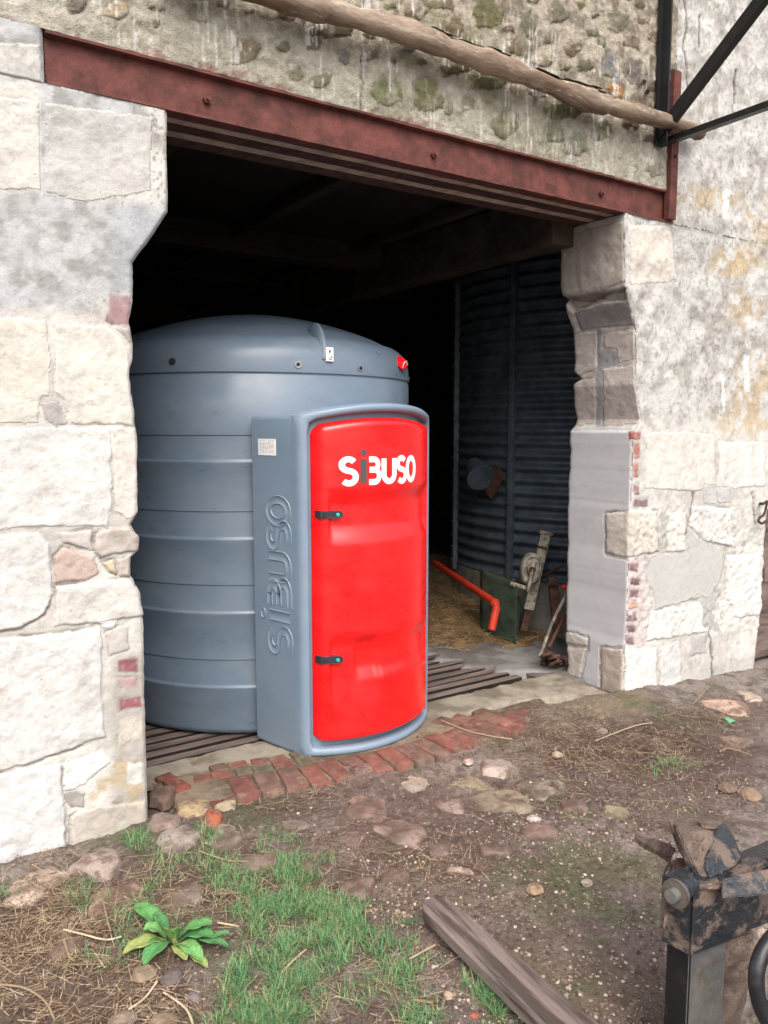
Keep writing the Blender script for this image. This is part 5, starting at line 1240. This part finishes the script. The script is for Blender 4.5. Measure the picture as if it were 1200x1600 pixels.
# main box, its lower edge chamfered like the photograph's folded plate
hull('box_head', [K, K+ex*.42, K+ey*.085, K+ex*.42+ey*.085, K+ez*zt, K+ex*.42+ez*zt*.92, K+ey*.085+ez*zt, K+ex*.42+ey*.085+ez*zt*.92], M_MUDST, .004, 4, .006)
hull('corner_flange', [K-ex*.004-ey*.005+ez*.0, K+ex*.004-ey*.005, K-ex*.004-ey*.005+ez*zt*1.02, K+ex*.004-ey*.005+ez*zt*1.02, K+ex*.004+ey*.002, K+ex*.004+ey*.002+ez*zt], M_MUDST, 0)
hull('bottom_lip', [K-ez*.006, K+ex*.16-ez*.006, K+ex*.16+ez*.012-ey*.008, K+ez*.012-ey*.008, K-ex*.006+ez*.012+ey*.08, K-ex*.006-ez*.006+ey*.08], M_MUDST, .002)
pb = K+ex*.014+ey*.010
post = hull('post', [pb-ez*K[2], pb+ex*.125-ez*K[2], pb+ey*.065-ez*K[2], pb+ex*.125+ey*.065-ez*K[2], pb, pb+ex*.125, pb+ey*.065, pb+ex*.125+ey*.065], M_GREYST, .004)
post.data.materials.append(M_BLACK)
for p_ in post.data.polygons:
    if p_.normal.dot(Vector(ex.tolist())) < -.5: p_.material_index = 1
# mud packed behind post and under the box
q0 = K+ex*.145+ey*.03; hull('mud', [q0-ez*K[2], q0+ex*.09-ez*K[2], q0+ey*.1-ez*K[2], q0+ex*.09+ey*.1-ez*K[2], q0-ez*.02, q0+ex*.12-ez*.03, q0+ey*.1-ez*.02, q0+ex*.09+ey*.1-ez*.02, q0+ex*.13-ez*.10], M_MUD, .01, 4, .03)
# pin and washer on the left face
pn = PD(1056, 1396, 1.862); V, F = tube([pn-(-RT*.75-FW*.65)*.07, pn-(-RT*.75-FW*.65)*.004], .024, 18); mesh('pin_boss', V, F, M_MUDST, mc, False); pa = -RT*.75-FW*.65; V, F = tube([pn-pa*.004, pn+pa*.004], .034, 22); mesh('washer', V, F, M_WASH, mc, False); V, F = tube([pn, pn+pa*.026], .016, 16); mesh('pin', V, F, M_GREYST, mc, False)
# top plates: rail running back to the right
r0 = K+ez*zt+ey*.04; 
hull('rail', [PD(1118, 1392, 1.92), PD(1260, 1330, 2.0), PD(1112, 1368, 2.05), PD(1260, 1300, 2.1), PD(1118, 1380, 1.92), PD(1260, 1310, 2.0), PD(1112, 1352, 2.05), PD(1260, 1285, 2.1)], M_MUDST, .003, 3, .004)
hull('rail', [PD(1150, 1352, 2.1), PD(1260, 1318, 2.15), PD(1146, 1332, 2.2), PD(1260, 1296, 2.25), PD(1150, 1340, 2.1), PD(1260, 1302, 2.15)], M_GREYST, .003)
hull('side_plate', [PD(1128, 1404, 1.86), PD(1270, 1392, 1.9), PD(1128, 1372, 1.9), PD(1270, 1345, 1.94), PD(1128, 1404, 1.9), PD(1270, 1345, 1.98)], M_MUDST, .003, 3, .004)
# hooded head: muddy folded plate with a dark hollow on its right
hull('hood', [PD(1046, 1283, 2.16), PD(1062, 1279, 2.3), PD(1118, 1275, 2.3), PD(1132, 1288, 2.14), PD(1102, 1300, 2.02), PD(1056, 1292, 2.06), PD(1064, 1330, 2.06), PD(1076, 1362, 1.98), PD(1100, 1386, 1.92), PD(1112, 1362, 1.95), PD(1122, 1330, 1.99), PD(1130, 1300, 2.30), PD(1080, 1340, 2.30)], M_MUD, .003, 4, .008)
hull('hood_plate', [PD(1045, 1281, 2.13), PD(1049, 1279, 2.13), PD(1098, 1384, 1.905), PD(1104, 1388, 1.905), PD(1060, 1330, 2.03), PD(1047, 1296, 2.16), PD(1102, 1384, 1.93)], M_MUDST, .001)
hull('hood_cheek', [PD(1106, 1284, 2.10), PD(1133, 1288, 2.12), PD(1146, 1306, 2.08), PD(1160, 1338, 2.02), PD(1150, 1350, 1.98), PD(1108, 1376, 1.93), PD(1100, 1352, 1.945), PD(1116, 1322, 1.985), PD(1140, 1300, 2.28), PD(1156, 1340, 2.2)], M_MUDST, .003, 4, .007)
hull('mud', [PD(1088, 1282, 2.12), PD(1120, 1277, 2.2), PD(1130, 1286, 2.12), PD(1120, 1296, 2.03), PD(1098, 1294, 2.05), PD(1108, 1285, 2.25)], M_MUD, .004, 4, .016)
hull('neck', [PD(1044, 1372, 2.05), PD(1048, 1340, 2.15), PD(1100, 1350, 2.1), PD(1112, 1372, 1.98), PD(1078, 1388, 1.92), PD(1044, 1385, 2.0), PD(1090, 1340, 2.25)], M_MUD, .008, 4, .014)
hull('mud', [PD(1082, 1386, 1.885), PD(1125, 1378, 1.90), PD(1140, 1390, 1.9), PD(1110, 1395, 1.885), PD(1090, 1365, 1.98), PD(1122, 1360, 2.0)], M_MUD, .006, 4, .018)
# pointed tongue
hull('tongue', [PD(987, 1303, 2.55), PD(1000, 1322, 2.5), PD(1046, 1344, 2.3), PD(1058, 1322, 2.3), PD(1010, 1304, 2.55), PD(990, 1312, 2.52), PD(1046, 1352, 2.3), PD(1048, 1320, 2.4)], M_PLANK, .006, 3, .008)
# hose and stones caught in it
V, F = tube(smoothpath([PD(1230, 1440, 1.75), PD(1196, 1480, 1.72), PD(1182, 1520, 1.7), PD(1186, 1565, 1.7), PD(1202, 1600, 1.7), PD(1230, 1640, 1.7)], 5), .017, 12); mesh('hose', V, F, M_HOSE, mc, True)
hull('stone', [PD(1178, 1455, 1.83), PD(1196, 1445, 1.83), PD(1204, 1462, 1.83), PD(1196, 1478, 1.8), PD(1182, 1470, 1.8), PD(1192, 1460, 1.88)], M_SOFFIT, .006, 2, .004)
hull('wheel_cheek', [PD(1210, 1500, 1.75), PD(1260, 1490, 1.75), PD(1260, 1640, 1.75), PD(1206, 1640, 1.75), PD(1196, 1560, 1.76), PD(1230, 1560, 1.95)], M_MUDST, .01, 3, .004)

# ================================================================== VEGETATION, STRAW, GRAVEL
def scatter_px(blobs, n, rs):
    """ground points inside soft elliptic areas measured on the photograph"""
    a = np.array([b[2]*b[3]*(b[4] if len(b) > 4 else 1) for b in blobs]); a = a/a.sum(); out = []
    idx = rs.choice(len(blobs), n, p=a)
    for i in idx:
        b = blobs[i]; r = math.sqrt(rs.random()) if rs.random() < .8 else rs.random()*1.3; t = rs.random()*6.283
        out.append(P(b[0]+b[2]*r*math.cos(t), b[1]+b[3]*r*math.sin(t), 2, -.02))
    A = np.array(out); A[:, 2] = gz(A[:, 0], A[:, 1]); return A
rs = np.random.default_rng(11)
def blades(pts, lmin, lmax, w, cols, lean=.6, rs=rs, seg=3, flat=0.0, dens_=None):
    N = len(pts); a = rs.random(N)*6.283; l = lmin+(lmax-lmin)*rs.random(N)**1.3; ln = lean*(.25+rs.random(N)); dx = np.cos(a); dy = np.sin(a)
    V = np.zeros((N, seg*2+1, 3)); sx = -dy; sy = dx
    for k in range(seg+1):
        t = k/seg; hz = l*(t*(1-flat)-.35*ln*t*t*(1-flat)); ho = l*ln*t**1.6*(1-flat)+l*flat*t
        x = pts[:, 0]+dx*ho; y = pts[:, 1]+dy*ho; z = pts[:, 2]-.004+hz+flat*.006; ww = w*(1-t*.75)
        if k < seg: V[:, 2*k] = np.stack([x-sx*ww, y-sy*ww, z], 1); V[:, 2*k+1] = np.stack([x+sx*ww, y+sy*ww, z], 1)
        else: V[:, 2*k] = np.stack([x, y, z], 1)
    nv = seg*2+1; b = (np.arange(N)*nv)[:, None]; F = []
    for k in range(seg-1): F.append(np.stack([b[:, 0]+2*k, b[:, 0]+2*k+1, b[:, 0]+2*k+3], 1)); F.append(np.stack([b[:, 0]+2*k, b[:, 0]+2*k+3, b[:, 0]+2*k+2], 1))
    k = seg-1; F.append(np.stack([b[:, 0]+2*k, b[:, 0]+2*k+1, b[:, 0]+2*k+2], 1)); F = np.concatenate(F)
    ci = rs.integers(0, len(cols), N); C = np.array(cols)[ci]*(.75+.5*rs.random(N))[:, None]; C = np.repeat(C, nv, 0)
    return V.reshape(-1, 3), F, C
GB_ = [(455, 1400, 60, 60, 1.6), (440, 1330, 40, 40, 1.2), (480, 1440, 90, 60, 1.5), (540, 1430, 50, 40, 1.3), (380, 1390, 45, 45, 1.0), (420, 1540, 75, 60, 1.5), (400, 1590, 70, 30, 1.4), (350, 1360, 40, 30, .8), (212, 1328, 20, 14, 1.8), (330, 1312, 22, 14, 1.0),
       (505, 1330, 22, 14, .8), (560, 1475, 60, 25, .6), (632, 1452, 30, 22, 1.0), (640, 1510, 34, 28, .9), (548, 1500, 22, 24, .8), (775, 1565, 55, 30, 1.4), (720, 1545, 30, 20, .7), (660, 1585, 40, 20, .8), (150, 1420, 40, 20, .5), (250, 1395, 30, 20, .6), (230, 1440, 60, 50, .35), (170, 1490, 50, 30, .3), (1055, 1190, 40, 14, .8), (1020, 1200, 40, 14, .3), (600, 1530, 110, 50, .25), (130, 1400, 30, 20, .5), (290, 1350, 60, 30, .4), (440, 1500, 70, 40, .5), (5, 1410, 20, 20, .5)]
pts = scatter_px(GB_, 25000, rs); k = fbm(pts[:, 0], pts[:, 1], sc=13, o=4, seed=71) > .45+.0*pts[:, 0]; pts = pts[k]
gcol = [L(88, 148, 96), L(104, 164, 108), L(70, 124, 82), L(116, 158, 100), L(146, 164, 108), L(92, 138, 94), L(172, 164, 120)]
V, F, C = blades(pts, .018, .062, .0013, gcol, 1.15)
tag(mesh('grass', V, F, M_GRASS, None, True, C), 'short bright green grass growing in patches on the yard soil', 'grass', None, 'stuff')
# dry straw, hay and roots lying on the soil
SB = [(120, 1500, 170, 110, 1.0), (60, 1440, 100, 60, 1.2), (60, 1350, 60, 22, .8), (200, 1400, 130, 60, .7), (320, 1400, 100, 70, .6), (450, 1245, 130, 22, 1.0), (600, 1320, 90, 50, .6), (700, 1330, 80, 40, .5), (850, 1150, 110, 40, 1.4), (960, 1170, 120, 40, 2.2), (1080, 1150, 90, 40, 1.5), (1120, 1110, 80, 25, 1.2), (1150, 1110, 40, 30, .8), (560, 1530, 160, 60, .4), (930, 1230, 160, 50, .4), (440, 1380, 120, 100, .3), (780, 1230, 120, 50, .6), (1130, 1220, 60, 20, .6), (300, 1570, 140, 40, .5)]
pts = scatter_px(SB, 9000, rs); scol = [L(160, 138, 112), L(188, 166, 136), L(130, 106, 86), L(92, 72, 60), L(208, 188, 160), L(112, 90, 74)]
V, F, C = blades(pts, .03, .13, .0011, scol, .5, flat=.93)
V[:, 2] += np.repeat(rs.random(len(pts))*.008, 7)
pts2 = scatter_px(SB+[(700, 1320, 450, 140, .7), (1000, 1220, 200, 80, 1.0)], 17000, rs); V2, F2, C2 = blades(pts2, .012, .045, .0009, [L(98, 74, 58), L(76, 56, 46), L(130, 104, 80)], .5, flat=.9)
F = np.concatenate([F, F2+len(V)]); V = np.concatenate([V, V2]); C = np.concatenate([C, C2])
tag(mesh('straw_litter', V, F, M_STRAW, None, True, C), 'loose dry straw and dead stalks scattered over the yard soil', 'straw', None, 'stuff')
# bold single stalks and twigs
twigs = [[(100, 1452), (130, 1462), (165, 1466), (190, 1462)], [(160, 1405), (168, 1440), (173, 1457)], [(100, 1470), (108, 1490), (116, 1497)], [(690, 1130), (740, 1150), (800, 1160)], [(1125, 1165), (1140, 1163), (1175, 1172)], [(1082, 1100), (1100, 1080), (1108, 1064)], [(0, 1532), (40, 1540), (70, 1555), (84, 1580)], [(255, 1535), (290, 1560), (303, 1590)], [(200, 1560), (225, 1545), (245, 1525)], [(310, 1330), (360, 1338), (420, 1330)], [(640, 1490), (680, 1465)], [(440, 1510), (460, 1490), (478, 1472)], [(930, 1150), (990, 1130), (1020, 1128)], [(645, 1550), (676, 1562)], [(340, 1434), (372, 1440)]]
mb = MB()
for tw in twigs:
    ps = [];
    for a, b in tw: p = P(a, b, 2, 0); p[2] = float(gz(p[0], p[1]))+.012+random.uniform(0, .012); ps.append(p)
    V, F = tube(smoothpath(ps, 4), [.0032]*((len(ps)-1)*4+1), 5); mb.add(V, F, random.choice(scol[:2]+[scol[4]]))
o = mb.build('dry_stalks', M_STRAW, None, True, True); tag(o, 'thicker pale dead stalks and twigs lying on the soil', 'twigs', None, 'stuff')
# gravel
def pebbles(pts, r0, r1, cols, name, label, cat, sq=.6):
    bm = bmesh.new(); bmesh.ops.create_icosphere(bm, subdivisions=1, radius=1); B = np.array([v.co[:] for v in bm.verts]); BF = np.array([[v.index for v in f.verts] for f in bm.faces]); bm.free()
    N = len(pts); r = r0+(r1-r0)*rs.random(N)**3; J = B[None]*(1+.5*(rs.random((N, len(B), 1))-.5)); a = rs.random(N)*6.28; st = .7+.6*rs.random(N)
    x = J[..., 0]*st[:, None]; y = J[..., 1]; X_ = x*np.cos(a)[:, None]-y*np.sin(a)[:, None]; Y_ = x*np.sin(a)[:, None]+y*np.cos(a)[:, None]
    V = np.stack([pts[:, 0, None]+X_*r[:, None], pts[:, 1, None]+Y_*r[:, None], pts[:, 2, None]+J[..., 2]*r[:, None]*sq+r[:, None]*.2], -1).reshape(-1, 3)
    F = (BF[None]+(np.arange(N)*len(B))[:, None, None]).reshape(-1, 3)
    C = np.repeat(np.array(cols)[rs.integers(0, len(cols), N)]*(.75+.4*rs.random(N))[:, None], len(B), 0)
    return tag(mesh(name, V, F, M_COB, None, True, C), label, cat, None, 'stuff')
PB = [(650, 1370, 90, 60, 1.6), (620, 1410, 60, 30, 1.8), (880, 1280, 130, 60, .9), (920, 1270, 200, 60, .8), (830, 1380, 90, 60, .9), (740, 1470, 90, 50, .7), (960, 1480, 120, 100, .6), (720, 1560, 90, 40, 1.0), (1060, 1220, 130, 40, .7), (300, 1560, 140, 50, .7), (560, 1330, 160, 80, .5), (900, 1560, 140, 60, .9), (820, 1300, 90, 60, .7), (1140, 1230, 60, 30, .8)]
pts = scatter_px(PB, 4200, rs)
pebbles(pts, .0013, .0085, [L(180, 164, 146), L(156, 140, 124), L(204, 192, 176), L(134, 116, 104), L(116, 100, 92), L(168, 144, 120)], 'gravel', 'fine pale gravel and grit scattered on the yard soil', 'gravel')
pts = scatter_px([(700, 1280, 420, 130, 1), (950, 1200, 260, 90, 1), (700, 1500, 400, 120, 1), (150, 1500, 200, 100, 1)], 6500, rs)
pebbles(pts, .002, .009, [L(130, 112, 100), L(108, 90, 80), L(94, 76, 68), L(146, 128, 116)], 'soil_crumbs', 'dark crumbs of earth lying on the yard soil', 'soil', .5)
# straw inside
def mz(x, y): return .03+.30*np.exp(-((x-4.5)/.8)**2-((y-3.0)/1.1)**2)+.10*np.exp(-((x-4.0)/.5)**2-((y-1.7)/.4)**2)
xs = np.linspace(3.0, 5.8, 90); ys = np.linspace(1.0, 4.6, 110); A, B = np.meshgrid(xs, ys)
ed = sst(1.25, .9, np.hypot((A-4.25)/1.25, (B-2.6)/1.62)+(fbm(A, B, sc=5, o=3)-.5)*.5); Zs = -.03+ed*(mz(A, B)+.0+(fbm(A, B, sc=10, o=3)-.5)*.05)
C = mix(L(150, 124, 88), L(110, 88, 62), sst(.4, .6, fbm(A, B, sc=12, o=4)))
strw = mesh('straw_heap', np.stack([A, B, Zs], -1).reshape(-1, 3), gridfaces(*A.shape), M_STRAW, None, True, C.reshape(-1, 3)); tag(strw, 'heap of loose golden straw on the floor in front of the silo', 'straw', None, 'stuff')
N = 13000; q = rs.random((N*2, 2)); X_ = 3.1+q[:, 0]*2.5; Y_ = 1.05+q[:, 1]*3.3; e = np.hypot((X_-4.25)/1.25, (Y_-2.6)/1.62)+(fbm(X_, Y_, sc=5, o=3)-.5)*.5; kk = e < 1.08; X_, Y_ = X_[kk], Y_[kk]
pts = np.stack([X_, Y_, np.maximum(-.03+sst(1.25, .9, e[kk])*(mz(X_, Y_)), 0)], 1)
V, F, C = blades(pts, .04, .14, .0022, [L(205, 176, 126), L(180, 148, 104), L(224, 198, 152), L(128, 102, 70)], .5, flat=.85); V[:, 2] += np.repeat(rs.random(len(pts))*.02, 7)
tag(mesh('loose_straw', V, F, M_STRAW, None, True, C), 'single straws lying loose over the heap and floor beside the silo', 'straw', None, 'stuff')
# broad-leaved weed
wc = P(272, 1462, 2, 0); wc[2] = float(gz(wc[0], wc[1])); weed = thing('broadleaf_weed', wc, 'bright green broad-leaved weed growing in front of the left pier', 'weed')
GL = [L(92, 150, 84), L(80, 136, 78), L(108, 160, 92), L(146, 158, 92), L(74, 126, 74)]
def leaf(base, tip, w, col, arch=.03, fold=.25):
    base = np.array(base); tip = np.array(tip); d = tip-base; l = np.linalg.norm(d); d /= l; s = np.cross(d, [0, 0, 1.0]); s /= np.linalg.norm(s)+1e-9
    nu_, nv_ = 14, 9; V = []; C = []
    for i in range(nu_):
        t = i/(nu_-1); ww = w*(math.sin(min(1, t**.8)*math.pi)**.75*(.55+.45*t)+.05)*(1-.0*t)+.002; c = base+d*l*t+np.array([0, 0, arch*math.sin(t*math.pi)])
        for k in range(nv_):
            v = -1+2*k/(nv_-1); wob = .004*math.sin(t*13+v*3)*abs(v); V.append(c+s*v*ww*(1+.03*math.sin(t*31))+np.array([0, 0, abs(v)*ww*fold+wob])); 
            vein = abs(v) < .12 or (abs((t*9-abs(v)*1.6) % 1) < .14 and abs(v) < .9); C.append(np.array(col)*(1.28 if vein else 1.0))
    o = mesh('leaf', V, gridfaces(nu_, nv_), M_LEAF, weed, True, C); md = o.modifiers.new('solid', 'SOLIDIFY'); md.thickness = .0009
def gp_(a, b, h): p = P(a, b, 2, 0); z = float(gz(p[0], p[1]))+h; return P(a, b, 2, z)
for (bx_, by_, tx, ty, w, h, c, ar) in [(258, 1462, 208, 1416, .022, .035, 0, .03), (262, 1466, 224, 1452, .020, .05, 2, .02), (262, 1470, 192, 1490, .022, .02, 3, .02), (268, 1472, 224, 1508, .024, .02, 1, .025), (270, 1470, 262, 1452, .016, .06, 3, .01), (276, 1466, 332, 1444, .020, .06, 0, .02), (278, 1470, 334, 1464, .022, .04, 1, .02),
      (276, 1474, 316, 1502, .020, .02, 2, .02), (274, 1476, 290, 1500, .018, .03, 3, .015), (284, 1470, 358, 1480, .014, .02, 4, .02), (300, 1476, 360, 1458, .008, .05, 1, .01), (272, 1470, 280, 1450, .016, .07, 2, .01), (290, 1486, 324, 1512, .012, .01, 3, .01), (266, 1462, 240, 1428, .014, .05, 4, .02)]:
    leaf(gp_(bx_, by_, .008), gp_(tx, ty, h), w*1.55, GL[c], ar)
V, F = tube([wc+[0, 0, -.01], wc+[0, 0, .02]], .008, 8); mesh('stem', V, F, M_LEAF, weed, True, [GL[3]]*len(V))
tag(mesh('fallen_leaf', [gp_(1132, 1122, .01), gp_(1140, 1130, .01), gp_(1150, 1126, .015), gp_(1138, 1121, .02)], [(0, 1, 2, 3)], M_LEAF, None, True, [L(110, 176, 140)]*4), 'small green leaf lying on the soil near the right wall', 'leaf')
